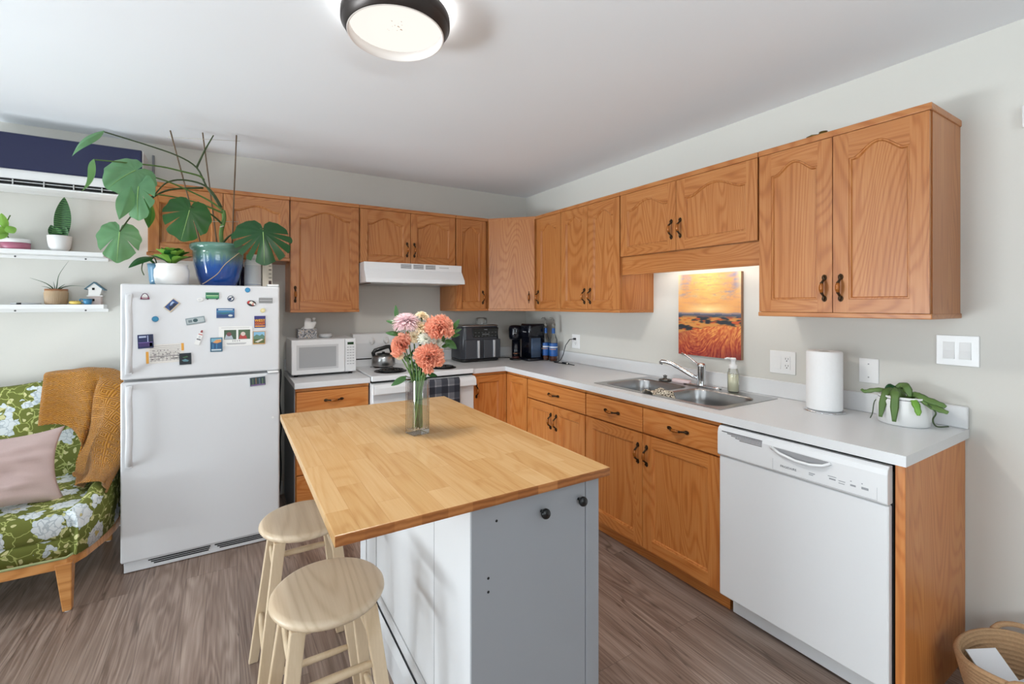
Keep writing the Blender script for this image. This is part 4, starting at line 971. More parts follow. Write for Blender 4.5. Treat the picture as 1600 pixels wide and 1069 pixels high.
# ---- ceiling lamp
LX, LY = -2.010, -2.095
t = thing('ceiling_light', (LX,LY,ZC), 'round flush ceiling light with a dark bronze ring and glowing diffuser', 'ceiling light')
RW = plain('lamp_white', rgb(226,220,216), 0.5)
build('ceiling_plate', MB().lathe([(0.001,ZC-0.001),(0.166,ZC-0.001),(0.166,ZC-0.030),(0.001,ZC-0.030)], (LX,LY,0), 40), RW, t)
build('ring', MB().lathe([(0.176,ZC-0.022),(0.188,ZC-0.024),(0.191,ZC-0.030),(0.191,ZC-0.056),(0.187,ZC-0.059),(0.1855,ZC-0.062),(0.1715,ZC-0.090),(0.1690,ZC-0.091),(0.1685,ZC-0.088),(0.176,ZC-0.022)], (LX,LY,0), 84), plain('dark_bronze_ring', rgb(62,56,54), 0.35, 0.6), t)
build('inner_rim', MB().lathe([(0.1700,ZC-0.0925),(0.1665,ZC-0.0945),(0.1640,ZC-0.0925),(0.1615,ZC-0.056),(0.1660,ZC-0.056),(0.1690,ZC-0.0905)], (LX,LY,0), 84), RW, t)
n = NT('halo_glow'); n.set(col=(1,1,1,1), emc=(1,0.97,0.93,1), ems=20.0)
build('halo_band', MB().lathe([(0.170,ZC-0.0015),(0.172,ZC-0.020)], (LX,LY,0), 60), n.m, t, label='glowing band above the ring')
n = NT('lamp_diffuser'); v = n.obj((1,1,1), rnd=False)
vo = n.noise(v, 42, 2, 0.5); ln = n.n('ShaderNodeVectorMath', operation='LENGTH'); n.l(v, ln.inputs[0])
spk = n.math('MULTIPLY', n.math('GREATER_THAN', n.noise(v, 95, 2, 0.5), 0.63), n.math('LESS_THAN', n.math('ADD', ln.outputs['Value'], n.math('MULTIPLY', vo, 0.05)), 0.092))
n.set(col=rgb(60,58,56), emc=n.mix(spk, (1,0.95,0.88,1), (0.42,0.26,0.14,1)), ems=0.92, spec=0.0)
build('diffuser', MB().lathe([(0.0005,ZC-0.062),(0.08,ZC-0.0615),(0.1618,ZC-0.059)], (LX,LY,0), 60), n.m, t)
for k in range(7):      # the lamp's downward light, spread over the diffuser
    l = bpy.data.lights.new('lamp_glow', 'SPOT'); l.energy = 6; l.color = (1,0.96,0.91); l.shadow_soft_size = 0.003; l.spot_size = math.radians(158); l.spot_blend = 0.5
    o = bpy.data.objects.new('lamp_glow', l); COL.objects.link(o); rr_ = 0.0 if k == 6 else 0.10; a = 2*PI*k/6
    o.location = (LX+rr_*math.cos(a), LY+rr_*math.sin(a), ZC-0.088)
# ---- lamp strip under the short cabinet above the sink
t = thing('under_cabinet_light', (-0.10,-1.99,1.70), 'light strip tucked behind the valance above the painting', 'light')
build('housing', MB().box(-0.150,-0.085,-2.33,-1.65,1.690,1.7155), WHITEP, t, 0.003)
n = NT('strip_tube'); n.set(col=(1,1,1,1), emc=(1,0.92,0.8,1), ems=3.0)
build('tube', MB().box(-0.140,-0.095,-2.31,-1.67,1.6855,1.6898), n.m, t)
area('strip_light', (-0.118,-1.99,1.68), (0,0,PI/2), 0.64, 0.04, 1.15, (1,0.93,0.84))
# ================================================================== ISLAND
n = NT('butcher_block')
tc = n.n('ShaderNodeTexCoord'); sp_ = n.n('ShaderNodeSeparateXYZ'); n.l(tc.outputs['Object'], sp_.inputs[0])
cb = n.n('ShaderNodeCombineXYZ'); n.l(n.math('ADD', sp_.outputs[1], 3.07), cb.inputs[0]); n.l(n.math('ADD', sp_.outputs[0], 2.013), cb.inputs[1])
bk = brick(n, cb.outputs[0], 0.34, 0.0667, 0.0004, 0.43)
sh = n.n('ShaderNodeVectorMath', operation='MULTIPLY_ADD'); n.l(bk.outputs['Color'], sh.inputs[0]); sh.inputs[1].default_value = (5.3,9.1,3.7)
mp = n.n('ShaderNodeMapping'); mp.inputs['Scale'].default_value = (1,0.12,1); n.l(tc.outputs['Object'], mp.inputs[0]); n.l(mp.outputs[0], sh.inputs[2])
g1 = n.noise(sh.outputs[0], 6, 2, 0.5, 0.7)
rg = n.math('POWER', n.math('MULTIPLY_ADD', n.math('SINE', n.math('MULTIPLY', g1, 70)), 0.5, 0.5), 3.0)
mp2 = n.n('ShaderNodeMapping'); mp2.inputs['Scale'].default_value = (1,0.04,1); n.l(tc.outputs['Object'], mp2.inputs[0])
fine = n.noise(mp2.outputs[0], 160, 3, 0.6)
f = n.math('ADD', n.math('MULTIPLY', rg, 0.14), n.math('ADD', n.math('MULTIPLY', fine, 0.40), n.math('MULTIPLY', bk.outputs['Color'], 0.26)))
c = n.ramp(f, [(0.15, rgb(214,176,126)), (0.45, rgb(202,160,106)), (0.7, rgb(186,138,84)), (0.95, rgb(158,106,62))])
c = n.mix(n.math('MULTIPLY', bk.outputs['Fac'], 0.5), c, rgb(150,104,60))
n.set(col=c, rough=0.27, spec=0.5)
BLOCK = n.m
n = NT('butcher_end_grain_shade'); v = n.obj((1,1,1), rnd=False)  # end grain, with the front edge's shade darkened into its colour
sp_ = n.n('ShaderNodeSeparateXYZ'); n.l(v, sp_.inputs[0])
cb = n.n('ShaderNodeCombineXYZ'); n.l(n.math('ADD', sp_.outputs[0], 2.013), cb.inputs[1]); cb.inputs[0].default_value = 0.5
bk = brick(n, cb.outputs[0], 4, 0.067, 0.0008, 0.0)
wv = n.n('ShaderNodeTexWave'); wv.wave_type = 'RINGS'; wv.inputs['Scale'].default_value = 26; wv.inputs['Distortion'].default_value = 2.5; n.l(v, wv.inputs['Vector'])
f = n.math('ADD', n.math('MULTIPLY', wv.outputs['Fac'], 0.4), n.math('MULTIPLY', bk.outputs['Color'], 0.6))
n.set(col=n.ramp(f, [(0.1, rgb(190,126,72)), (0.6, rgb(158,96,48)), (1.0, rgb(122,68,32))]), rough=0.35)
ENDG_SHADE = n.m
IX0, IX1, IY0, IY1, IZ = -2.331, -1.531, -2.662, -1.445, 0.914
t = thing('kitchen_island', (-1.93,-2.05,0), 'kitchen island with a butcher block top overhanging a white and grey cabinet', 'kitchen island')
mb = MB(); mb.m = 0
T0 = IZ-0.025
mb.add([(IX0,IY0,IZ),(IX1,IY0,IZ),(IX1,IY1,IZ),(IX0,IY1,IZ)], [(0,1,2,3)], False)
mb.add([(IX0,IY0,T0),(IX1,IY0,T0),(IX1,IY1,T0),(IX0,IY1,T0)], [(3,2,1,0)], False)
mb.add([(IX0,IY0,T0),(IX0,IY1,T0),(IX0,IY1,IZ),(IX0,IY0,IZ),(IX1,IY0,T0),(IX1,IY1,T0),(IX1,IY1,IZ),(IX1,IY0,IZ)], [(0,1,2,3),(4,5,6,7)], False)
mb.m = 1
mb.add([(IX0,IY0,T0),(IX1,IY0,T0),(IX1,IY0,IZ),(IX0,IY0,IZ)], [(0,1,2,3)], False); mb.add([(IX0,IY1,T0),(IX1,IY1,T0),(IX1,IY1,IZ),(IX0,IY1,IZ)], [(0,1,2,3)], False)
build('butcher_block_top', mb, [BLOCK, ENDG_SHADE], t, 0.0015, 2)
IW = plain('island_white_paint', rgb(216,217,219), 0.38); IG = plain('island_front_grey', rgb(154,156,160), 0.45)  # front faces a darker grey than the white sides
BX0, BX1, BY0, BY1 = -1.990, -1.552, -2.635, -1.500
zt_ = T0-0.0005
build('body', MB().box(BX0+0.022, BX1-0.004, BY0+0.006, BY1, 0.0, zt_), IW, t)
m = MB(); m.box(BX0, -1.606, BY0, BY0+0.007, 0.0, zt_); build('front_panel', m, IG, t, 0.001, label='grey end panel')
m = MB(); m.box(-1.604, BX1, BY0-0.001, BY0+0.03, 0.0, zt_); build('corner_post', m, IG, t, 0.0015)
m = MB(); m.box(BX0, BX0+0.0225, BY0+0.0075, -2.392, 0.0, zt_); build('side_stile', m, IW, t, 0.0015)
m = MB(); m.box(BX0, BX0+0.0225, -1.60, BY1, 0.0, zt_); build('side_stile', m, IW, t, 0.0015)
build('side_rail', MB().box(BX0, BX0+0.0225, -2.385, -1.605, 0.155, 0.203), IW, t, 0.002)
for ya, yb in ((-2.3918,-2.3852),(-1.7655,-1.7575)): build('panel_seam', MB().box(BX0+0.0026, BX0+0.022, ya, yb, 0.14, zt_-0.004), plain('seam_grey', rgb(70,72,76), 0.8), t)
m = MB(); m.box(BX0+0.002, BX0+0.0215, -2.385, -1.766, 0.208, zt_-0.003); m.box(BX0+0.002, BX0+0.0215, -1.757, -1.608, 0.208, zt_-0.003); build('side_panel', m, IW, t, 0.0015)
m = MB(); m.box(BX0-0.010, BX0+0.002, BY0+0.001, BY1, 0.0, 0.10); m.prism([(BX0-0.010,0.10),(BX0+0.002,0.10),(BX0+0.002,0.135),(BX0-0.002,0.125)], BY0+0.001, BY1, lambda a,b,c: (a,c,b)); build('plinth', m, IW, t, 0.001)
for x, z in ((-1.768,0.826),(-1.632,0.830)):
    k = MB(); k.lathe([(0.0045,0),(0.0045,0.012),(0.0135,0.016),(0.0145,0.022),(0.012,0.027),(0.001,0.028)], (0,0,0), 22, ax='y')
    k.v = [(a+x, BY0-b, c+z) for a,b,c in k.v]; build('knob', k, BLACK, t)
for x, z in ((-1.915,0.834),(-1.940,0.690),(-1.940,0.654)): build('screw_hole', MB().cyl((x,BY0-0.0006,z), 0.0036, 0.001, 10, 'y'), DARK, t)

# ================================================================== STOOLS
def make_stool(x, y, label):
    t = thing('bar_stool', (x,y,0), label, 'stool', 'bar stools at the island')
    ZS = 0.602; R = 0.155
    build('seat', MB().lathe([(0.001,ZS-0.030),(R-0.022,ZS-0.030),(R-0.006,ZS-0.025),(R,ZS-0.016),(R-0.001,ZS-0.009),(R-0.006,ZS-0.003),(R-0.014,ZS-0.0005),(R*0.5,ZS-0.002),(0.001,ZS-0.003)], (x,y,0), 56), MAPLE, t)
    L = {}
    for sx in (-1,1):
        for sy in (-1,1):
            top = Vector((x+sx*0.092, y+sy*0.092, ZS-0.030)); bot = Vector((x+sx*0.165, y+sy*0.165, 0.0))
            L[sx,sy] = (top,bot)
            m = MB(); loops = []
            for k, (a, h) in enumerate(((0,0.0165),(0.3,0.0185),(1,0.0150))):
                c = top.lerp(bot, a); w = 0.0195-0.003*a; d = 0.0125
                # flat rectangular section, wide face to the front
                loops.append([(c.x-w,c.y-d,c.z),(c.x+w,c.y-d,c.z),(c.x+w,c.y+d,c.z),(c.x-w,c.y+d,c.z)])
            m.loft(loops, smooth=False); build('leg', m, MAPLEZ, t, 0.004, 3)
    def rung(a, b, z):
        f = (ZS-0.03-z)/(ZS-0.03); p = L[a][0].lerp(L[a][1], f); q_ = L[b][0].lerp(L[b][1], f); mid = p.lerp(q_, 0.5)
        build('rung', MB().tube([p, p.lerp(q_,0.15), mid, p.lerp(q_,0.85), q_], [0.0075,0.0105,0.0115,0.0105,0.0075], 12), MAPLEZ, t)
    for z in (0.47, 0.20): rung((-1,-1),(1,-1), z-0.05); rung((-1,1),(1,1), z-0.05); rung((-1,-1),(-1,1), z); rung((1,-1),(1,1), z)
    return t
s1 = make_stool(-2.280,-2.310,'round pale wood bar stool in front, nearest the camera')
s2 = copy_tree(s1); s2.location = (-2.280,-1.820,0); s2['label'] = 'round pale wood bar stool farther back, half under the island top beside the fridge'

# ================================================================== SETTEE
n = NT('green_floral_fabric')
tc = n.n('ShaderNodeTexCoord'); mp = n.n('ShaderNodeMapping'); n.l(tc.outputs['Object'], mp.inputs[0]); mp.inputs['Scale'].default_value = (1,1,1)
nz = n.n('ShaderNodeTexNoise'); nz.inputs['Scale'].default_value = 28; nz.inputs['Detail'].default_value = 1; n.l(mp.outputs[0], nz.inputs['Vector'])
ds = n.n('ShaderNodeVectorMath', operation='MULTIPLY_ADD'); n.l(nz.outputs['Color'], ds.inputs[0]); ds.inputs[1].default_value = (0.045,0.045,0.045); n.l(mp.outputs[0], ds.inputs[2])
vo = n.n('ShaderNodeTexVoronoi'); vo.inputs['Scale'].default_value = 7.2; vo.inputs['Randomness'].default_value = 0.85; n.l(ds.outputs[0], vo.inputs['Vector'])
fl = n.ramp(vo.outputs['Distance'], [(0.0, rgb(206,190,120)), (0.09, rgb(216,222,224)), (0.36, rgb(204,214,220))], 'CONSTANT')
w3 = n.n('ShaderNodeTexVoronoi'); w3.feature = 'DISTANCE_TO_EDGE'; w3.inputs['Scale'].default_value = 30; n.l(ds.outputs[0], w3.inputs['Vector'])
w4 = n.n('ShaderNodeTexVoronoi'); w4.inputs['Scale'].default_value = 30; n.l(ds.outputs[0], w4.inputs['Vector'])
big = n.math('LESS_THAN', n.math('ADD', vo.outputs['Distance'], n.math('MULTIPLY', w4.outputs['Distance'], 0.22)), 0.50)
w1 = n.n('ShaderNodeTexVoronoi'); w1.inputs['Scale'].default_value = 25; n.l(ds.outputs[0], w1.inputs['Vector'])
w2 = n.n('ShaderNodeTexVoronoi'); w2.feature = 'DISTANCE_TO_EDGE'; w2.inputs['Scale'].default_value = 13; n.l(ds.outputs[0], w2.inputs['Vector'])
gb = n.mix(n.noise(mp.outputs[0], 9, 3), rgb(120,126,62), rgb(98,106,50))
gb = n.mix(n.math('LESS_THAN', w1.outputs['Distance'], 0.30), gb, rgb(206,204,150))
gb = n.mix(n.math('LESS_THAN', w2.outputs['Distance'], 0.022), gb, rgb(176,184,112))
petal = n.math('LESS_THAN', w3.outputs['Distance'], 0.05)
fc_ = n.mix(n.math('MULTIPLY', petal, 0.6), fl, rgb(150,164,172))
n.set(col=n.mix(big, gb, fc_), rough=0.9, spec=0.2)
n.bump(n.noise(mp.outputs[0], 600, 2), 0.25, 0.001)
FLORAL = n.m
t = thing('settee', (-3.95,-0.5,0), 'green floral settee with tapered wooden legs in the left corner', 'sofa')
P = [((-3.165,-0.87),.450),((-3.128,-0.80),.468),((-3.100,-0.70),.505),((-3.082,-0.58),.575),((-3.078,-0.46),.67),((-3.082,-0.34),.78),((-3.100,-0.235),.89),((-3.14,-0.155),.965),((-3.24,-0.115),.990),((-3.40,-0.10),.975),((-3.60,-0.10),.945),((-3.95,-0.10),.935)]
P = P+[((-7.9-a,b),h) for (a,b),h in P[-2::-1]]
def smooth_path(P, k=3):
    out = []
    for i in range(len(P)-1):
        p0,p1,p2,p3 = [P[min(max(j,0),len(P)-1)] for j in (i-1,i,i+1,i+2)]
        for s in range(k):
            u = s/k; q_ = []
            for a0,a1,a2,a3 in zip((*p0[0],p0[1]),(*p1[0],p1[1]),(*p2[0],p2[1]),(*p3[0],p3[1])):
                q_.append(0.5*((2*a1)+(-a0+a2)*u+(2*a0-5*a1+4*a2-a3)*u*u+(-a0+3*a1-3*a2+a3)*u**3))
            out.append(((q_[0],q_[1]),q_[2]))
    out.append(P[-1]); return out
PP = smooth_path(P, 4)
def path_frame(i):
    a = PP[max(i-1,0)][0]; b = PP[min(i+1,len(PP)-1)][0]; d = Vector((b[0]-a[0], b[1]-a[1])).normalized()
    return Vector((PP[i][0][0],PP[i][0][1])), Vector((-d.y, d.x)), PP[i][1]      # point, inward normal, height
mb = MB(); loops = []
for i in range(len(PP)):
    p, nn, h = path_frame(i)
    sec = [(-0.030,0.245),(-0.036,(h+0.245)/2),(-0.034,h-0.05),(-0.024,h-0.015),(0.0,h),(0.026,h-0.010),(0.045,h-0.04),(0.062,(h+0.30)/2),(0.075,0.30),(0.075,0.245)]
    loops.append([(p.x+nn.x*o, p.y+nn.y*o, z) for o, z in sec])
mb.loft(loops); build('back_and_arms', mb, FLORAL, t)
m = MB(); sp = [(-3.175,-0.885),(-3.14,-0.80),(-3.115,-0.70),(-3.10,-0.40),(-3.16,-0.20),(-4.74,-0.20),(-4.80,-0.40),(-4.785,-0.70),(-4.76,-0.80),(-4.725,-0.885)]
def inset(pts, d): 
    cx = sum(a for a,b in pts)/len(pts); cy = sum(b for a,b in pts)/len(pts)
    return [(a+(cx-a)*d*0.7, b+(cy-b)*d*3.0) for a,b in pts]
L_ = []
for d, z in ((0.0,0.245),(-0.004,0.30),(-0.004,0.325),(0.008,0.330),(-0.002,0.335),(-0.006,0.36),(-0.004,0.40),(0.012,0.428),(0.05,0.440)): L_.append([(a,b,z) for a,b in inset(sp, d)])
m.loft(L_); build('seat_cushion', m, FLORAL, t)
m = MB(); rl = [(-4.74,-0.893),(-3.168,-0.893),(-3.128,-0.82),(-3.088,-0.70),(-3.062,-0.58),(-3.052,-0.46),(-3.056,-0.34),(-3.08,-0.24)]
loops = []
for i, (a,b) in enumerate(rl):
    c0 = rl[max(i-1,0)]; c1 = rl[min(i+1,len(rl)-1)]; d = Vector((c1[0]-c0[0],c1[1]-c0[1])).normalized(); nn = Vector((d.y,-d.x))
    loops.append([(a+nn.x*0.012,b+nn.y*0.012,0.200),(a+nn.x*0.012,b+nn.y*0.012,0.247),(a-nn.x*0.014,b-nn.y*0.014,0.247),(a-nn.x*0.014,b-nn.y*0.014,0.200)])
m.loft(loops, smooth=False); build('base_rail', m, SOFAWOOD, t, 0.003)
m = MB(); m.tube([(-4.74,-0.905,0.250),(-3.17,-0.905,0.250),(-3.125,-0.82,0.250),(-3.08,-0.70,0.252)], 0.006, 8); build('braid_trim', m, plain('pale_green_braid', rgb(170,180,130), 0.9, bumpv=0.4, var=0.2), t)
for x, y, sx in ((-3.180,-0.880,1),(-4.72,-0.880,-1),(-3.16,-0.20,1),(-4.74,-0.20,-1)):
    m = MB(); loops = []
    for a, w in ((0,0.030),(1,0.016)):
        cx, cy, z = x+sx*0.012*a, y-(0.010*a if y < -0.5 else 0), 0.225*(1-a)+0.004*a
        loops.append([(cx-w,cy-w,z),(cx+w,cy-w,z),(cx+w,cy+w,z),(cx-w,cy+w,z)])
    m.loft(loops, smooth=False); lg = build('leg', m, SOFAWOOD, t, 0.004, 2)
    build('glide', MB().cyl((x+sx*0.012, y-(0.010 if y < -0.5 else 0), 0), 0.012, 0.004, 14), WHITEP, lg)
# mustard blanket
n = NT('mustard_knit'); v = n.obj((1,1,1), rnd=False)
uv = n.n('ShaderNodeUVMap'); uv.uv_map = 'UVMap'
def wave(rotz, sc):
    m_ = n.n('ShaderNodeMapping'); m_.inputs['Rotation'].default_value = (0,0,rotz); n.l(uv.outputs[0], m_.inputs[0])
    w_ = n.n('ShaderNodeTexWave'); w_.inputs['Scale'].default_value = sc; w_.inputs['Distortion'].default_value = 1.6; w_.inputs['Detail'].default_value = 2; n.l(m_.outputs[0], w_.inputs['Vector']); return w_.outputs['Fac']
ck = n.n('ShaderNodeTexChecker'); ck.inputs['Scale'].default_value = 22; n.l(uv.outputs[0], ck.inputs['Vector'])
hh = n.mix(ck.outputs['Fac'], wave(PI/4, 24), wave(-PI/4, 24))
f = n.math('ADD', n.math('MULTIPLY', hh, 0.55), n.math('MULTIPLY', n.noise(v, 90, 4, 0.7), 0.6))
n.set(col=n.ramp(f, [(0.2, rgb(142,86,20)), (0.55, rgb(192,126,38)), (1.0, rgb(216,154,66))]), rough=0.95, sheen=0.3, spec=0.1); n.bump(f, 0.9, 0.010)
NU, NV = 70, 60
i0, i1 = 7, 37          # stretch of the settee back under the blanket
def blanket(u, v):
    fi = i0+(i1-i0)*u; k = int(min(fi, i1-1)); w = fi-k
    a = path_frame(k); b = path_frame(k+1); p = a[0].lerp(b[0], w); nn = a[1].lerp(b[1], w).normalized(); h = a[2]*(1-w)+b[2]*w
    full = h-0.458+0.10*math.sin(PI*min(1,u*1.3))
    e = max(0.0, (u-0.60)/0.40); e = e*e*(3-2*e)
    ln = full*(1-e)+0.30*e
    s = v*(ln+0.16)-0.10
    fold = 0.010*math.sin(u*23+v*3)+0.012*noise.noise(Vector((u*5, v*4, 1.3)))+0.006*math.sin(u*9-v*11)
    if s < 0: off, z = -0.042, h+0.010+s*(0.4 if u < 0.4 else 1.0)
    elif s < 0.10:
        th = s/0.10*PI; off = 0.012-0.054*math.cos(th); z = h+0.010+0.020*math.sin(th)
    else:
        d = s-0.10; z = h+0.010-d*0.96; off = 0.066+0.25*d
        if z < 0.458: off += (0.458-z)*0.9; z = 0.458
    return (p.x+nn.x*(off+fold), p.y+nn.y*(off+fold), z+abs(fold)*0.5)
mb = MB().grid(blanket, NU, NV)
o = build('throw_blanket', mb, n.m, weld=False)
uvl = o.data.uv_layers.new(name='UVMap')
for poly in o.data.polygons:
    for li in poly.loop_indices:
        vi = o.data.loops[li].vertex_index; uvl.data[li].uv = ((vi % (NU+1))/NU*1.1, (vi//(NU+1))/NV)
sd = o.modifiers.new('thick','SOLIDIFY'); sd.thickness = 0.008; sd.offset = 1
tag(o, 'mustard yellow chunky knit blanket thrown over the back corner of the settee', 'blanket')
# pink pillow
C0 = Vector((-3.47,-0.66,0.612)); WV = Vector((0.90,0.40,-0.06)).normalized(); HV = Vector((-0.05,0.42,0.88)).normalized(); NV_ = WV.cross(HV).normalized()
HV = NV_.cross(WV).normalized()
def pillow(sign):
    def fn(u, v):
        a, b = u*2-1, v*2-1
        e = (1-a*a)*(1-b*b)
        a2 = a*(1-0.13*(1-b*b)); b2 = b*(1-0.15*(1-a*a))
        th = 0.062*max(e,0)**0.42+0.003*math.sin(a*9+b*4)*e
        sp_c = 1+0.06*abs(a*b)**3
        wr = 0.006*noise.noise(Vector((a*2.2, b*5.5, 0.7)))*4*e**0.5+0.004*math.sin(7*a+11*b)*e
        p = C0+WV*a2*0.232*sp_c+HV*b2*0.186*sp_c+NV_*sign*(th*1.2)+NV_*(wr-0.03*(a*a))
        return tuple(p)
    return fn
mb = MB().grid(pillow(1), 30, 26).grid(pillow(-1), 30, 26)
n = NT('pink_linen'); v = n.obj((1,1,1), rnd=False); f = n.noise(v, 380, 3, 0.6)
n.set(col=n.mix(f, rgb(212,190,186), rgb(196,172,168)), rough=0.9, spec=0.15); n.bump(f, 0.3, 0.001)
tag(build('pillow', mb, n.m), 'pale dusty pink cushion leaning on the settee seat', 'pillow')

# ================================================================== LEFT WALL: AIR CONDITIONER AND SHELVES
t = thing('air_conditioner', (-3.38,-0.1,2.05), 'wall air conditioner with a navy blue front panel, top left', 'air conditioner')
A0, A1 = -3.80, -2.985
build('body', MB().prism([(-0.003,2.352),(-0.19,2.352),(-0.205,2.33),(-0.205,2.095),(-0.16,2.055),(-0.003,2.055)], A0, A1, lambda a,b,c: (c,a,b)), WHITEP, t, 0.008, 3)
build('front_panel', MB().prism([(-0.206,2.148),(-0.222,2.150),(-0.222,2.340),(-0.206,2.350)], A0+0.004, A1-0.004, lambda a,b,c: (c,a,b)), plain('navy_gloss', rgb(20,26,66), 0.35), t, 0.006, 3)
build('outlet_slot', MB().box(A0+0.03, A1-0.12, -0.2065, -0.2045, 2.068, 2.098), DARK, t)
m = MB(); m.prism([(-0.205,2.066),(-0.216,2.062),(-0.214,2.054),(-0.165,2.048),(-0.163,2.054)], A0+0.03, A1-0.11, lambda a,b,c: (c,a,b)); m.box(A0+0.03, A1-0.12, -0.209, -0.2055, 2.082, 2.085); build('louver', m, WHITEP, t)
m = MB()
for k in range(5): x = A0+0.12+0.125*k; m.box(x, x+0.005, -0.213, -0.206, 2.062, 2.094)
build('vane', m, plain('light_grey_plastic', rgb(196,196,196), 0.4), t)
tag(build('pipe_cover', MB().tube([(-2.958,-0.010,2.19),(-2.958,-0.010,2.38)], 0.007, 8), plain('grey_pipe', rgb(140,142,146), 0.5)), 'thin grey pipe on the wall right of the air conditioner', 'pipe')
def shelf(z, label):
    t = thing('wall_shelf', (-3.6,-0.05,z), label, 'shelf', 'white wall shelves')
    build('board', MB().box(-4.35,-3.190,-0.105,-0.004,z-0.026,z), WHITEP, t, 0.002)
    rl = build('back_rail', MB().box(-4.35,-3.184,-0.012,-0.001,z-0.046,z-0.0265), WHITEP, t, 0.001)
    m = MB()
    for x in (-3.602,-3.292,-3.95): m.cyl((x,-0.0128,z-0.036), 0.005, 0.001, 12, 'y')
    build('screw', m, plain('screw_dark', rgb(70,70,72), 0.5), rl)
shelf(1.722, 'upper white wall shelf, below the air conditioner, holding the snake plant')
shelf(1.406, 'lower white wall shelf with the birdhouse and spiky plant')

# ================================================================== PLANTS
def leafmat(name, a, b, vein, rough=0.35):
    n = NT(name); v = n.obj((1,1,1))
    n.set(col=n.mix(n.noise(v, 14, 3), a, b), rough=rough, spec=0.5, sss=0.0)
    tr = n.n('ShaderNodeBsdfTranslucent'); tr.inputs[0].default_value = vein
    mx = n.n('ShaderNodeMixShader'); mx.inputs[0].default_value = 0.22
    n.l(n.p.outputs[0], mx.inputs[1]); n.l(tr.outputs[0], mx.inputs[2]); n.l(mx.outputs[0], n.t.nodes['Material Output'].inputs[0])
    return n.m
MG = leafmat('monstera_green', rgb(46,108,46), rgb(24,74,32), rgb(90,150,56))
MP = leafmat('monstera_pale', rgb(118,164,122), rgb(66,122,78), rgb(150,200,110))
MDK = leafmat('dark_leaf', rgb(36,92,44), rgb(20,62,34), rgb(70,130,50))
BRT = leafmat('bright_leaf', rgb(150,196,92), rgb(104,162,58), rgb(170,210,90))
STEM = plain('green_stem', rgb(96,132,62), 0.5, var=0.3); STEMD = plain('dark_stem', rgb(64,84,44), 0.5, var=0.3)
def leaf(mb, base, tip, nrm, width, wfn, bend=0.0, fold=0.0, nt=28, ns=6, sweep=0.25, lobe=0.0, twist=0.0):
    """blade grown from base to tip; wfn(t) is the half width profile"""
    B = Vector(base); D = Vector(tip)-B; Ln = D.length; D.normalize()
    N = Vector(nrm); N = (N-D*N.dot(D)).normalized(); S = D.cross(N)
    def fn(u, v):
        s = u*2-1; a = v
        w = wfn(a, s)*width/2
        Nn, Ss = N, S
        if twist:
            th = twist*a; Nn = N*math.cos(th)+S*math.sin(th); Ss = S*math.cos(th)-N*math.sin(th)
        y = a*Ln+abs(s)**1.2*w*sweep-lobe*abs(s)*(1-a)**3*Ln
        z = bend*Ln*math.sin(a*PI)*0.5-fold*abs(s)*w+0.012*math.sin(a*9+s*3)*w
        return tuple(B+D*y+Ss*s*w+Nn*z)
    mb.grid(fn, ns*2, nt)
def split_leaf(mb, base, tip, nrm, size, cuts, side=0.62, droop=0.25, seed=0, wid=0.052, depth=0.34):
    """heart-shaped blade around its attachment point, with deep splits running in along the veins"""
    B = Vector(base); D = Vector(tip)-B; Ln = D.length; D.normalize(); N = Vector(nrm); N = (N-D*N.dot(D)).normalized(); S = D.cross(N)
    rd = random.Random(seed); n_ = 240
    key = [(0,1.0),(0.30,0.93),(0.75,0.80),(1.25,0.70),(1.8,0.60),(2.3,0.52),(2.7,0.44),(2.95,0.30),(PI,0.06)]
    def rad(ph):
        e = abs(ph)
        for (x0,y0),(x1,y1) in zip(key, key[1:]):
            if e <= x1: t_ = (e-x0)/(x1-x0); r = y0+(y1-y0)*(t_*t_*(3-2*t_)); break
        k = 1.0
        for c_ in cuts:
            dd = abs(ph-c_)
            if dd < wid: k = min(k, depth+(1-depth)*(dd/wid)**1.3)
        return r*k*Ln*(1+0.02*math.sin(ph*9+seed))
    rings = 9; vs_ = [tuple(B)]; fs_ = []
    for j in range(1, rings+1):
        for i in range(n_):
            ph = -PI+2*PI*i/n_; r = rad(ph)*j/rings
            x = r*math.sin(ph)*size; y = r*math.cos(ph)
            rr = math.hypot(x,y)/Ln
            z = -droop*rr*rr*Ln*0.6-0.10*abs(x)+0.0035*math.sin(abs(ph)*11)*rr*(j/rings)
            vs_.append(tuple(B+D*y+S*x+N*z))
    for i in range(n_-0):
        i2 = (i+1)%n_; fs_.append((0,1+i,1+i2))
        for j in range(rings-1): fs_.append((1+j*n_+i,1+(j+1)*n_+i,1+(j+1)*n_+i2,1+j*n_+i2))
    mb.add(vs_, fs_, True)
    rb = [B+N*0.0015]+[B+D*Ln*0.97*k/8+N*(-droop*(0.97*k/8)**2*Ln*0.6+0.0015) for k in range(1,9)]
    mb.m = 1; mb.tube(rb, [0.0022*(1-0.8*k/8) for k in range(9)], 6); mb.m = 0
def w_oval(p=0.42): return lambda a, s: math.sin(PI*min(1,a)**(0.75))**0.8
def w_lance(a, s): return math.sin(PI*a**0.85)**1.0
def w_monst(seed):
    r = random.Random(seed); ph = r.random()*0.05
    def fn(a, s):
        w = (math.sin(PI*min(1,(a*0.93+0.07))**0.80))**0.62
        k = (a-0.22+ph+(0.05 if s > 0 else 0))/0.19
        cut = abs(k-round(k))
        if 0.12 < a < 0.82 and cut < 0.16: w *= 0.30+0.70*(cut/0.16)**1.5
        return w
    return fn
def w_heart(a, s): return (math.sin(PI*min(1,(a*0.94+0.06))**0.72))**0.7
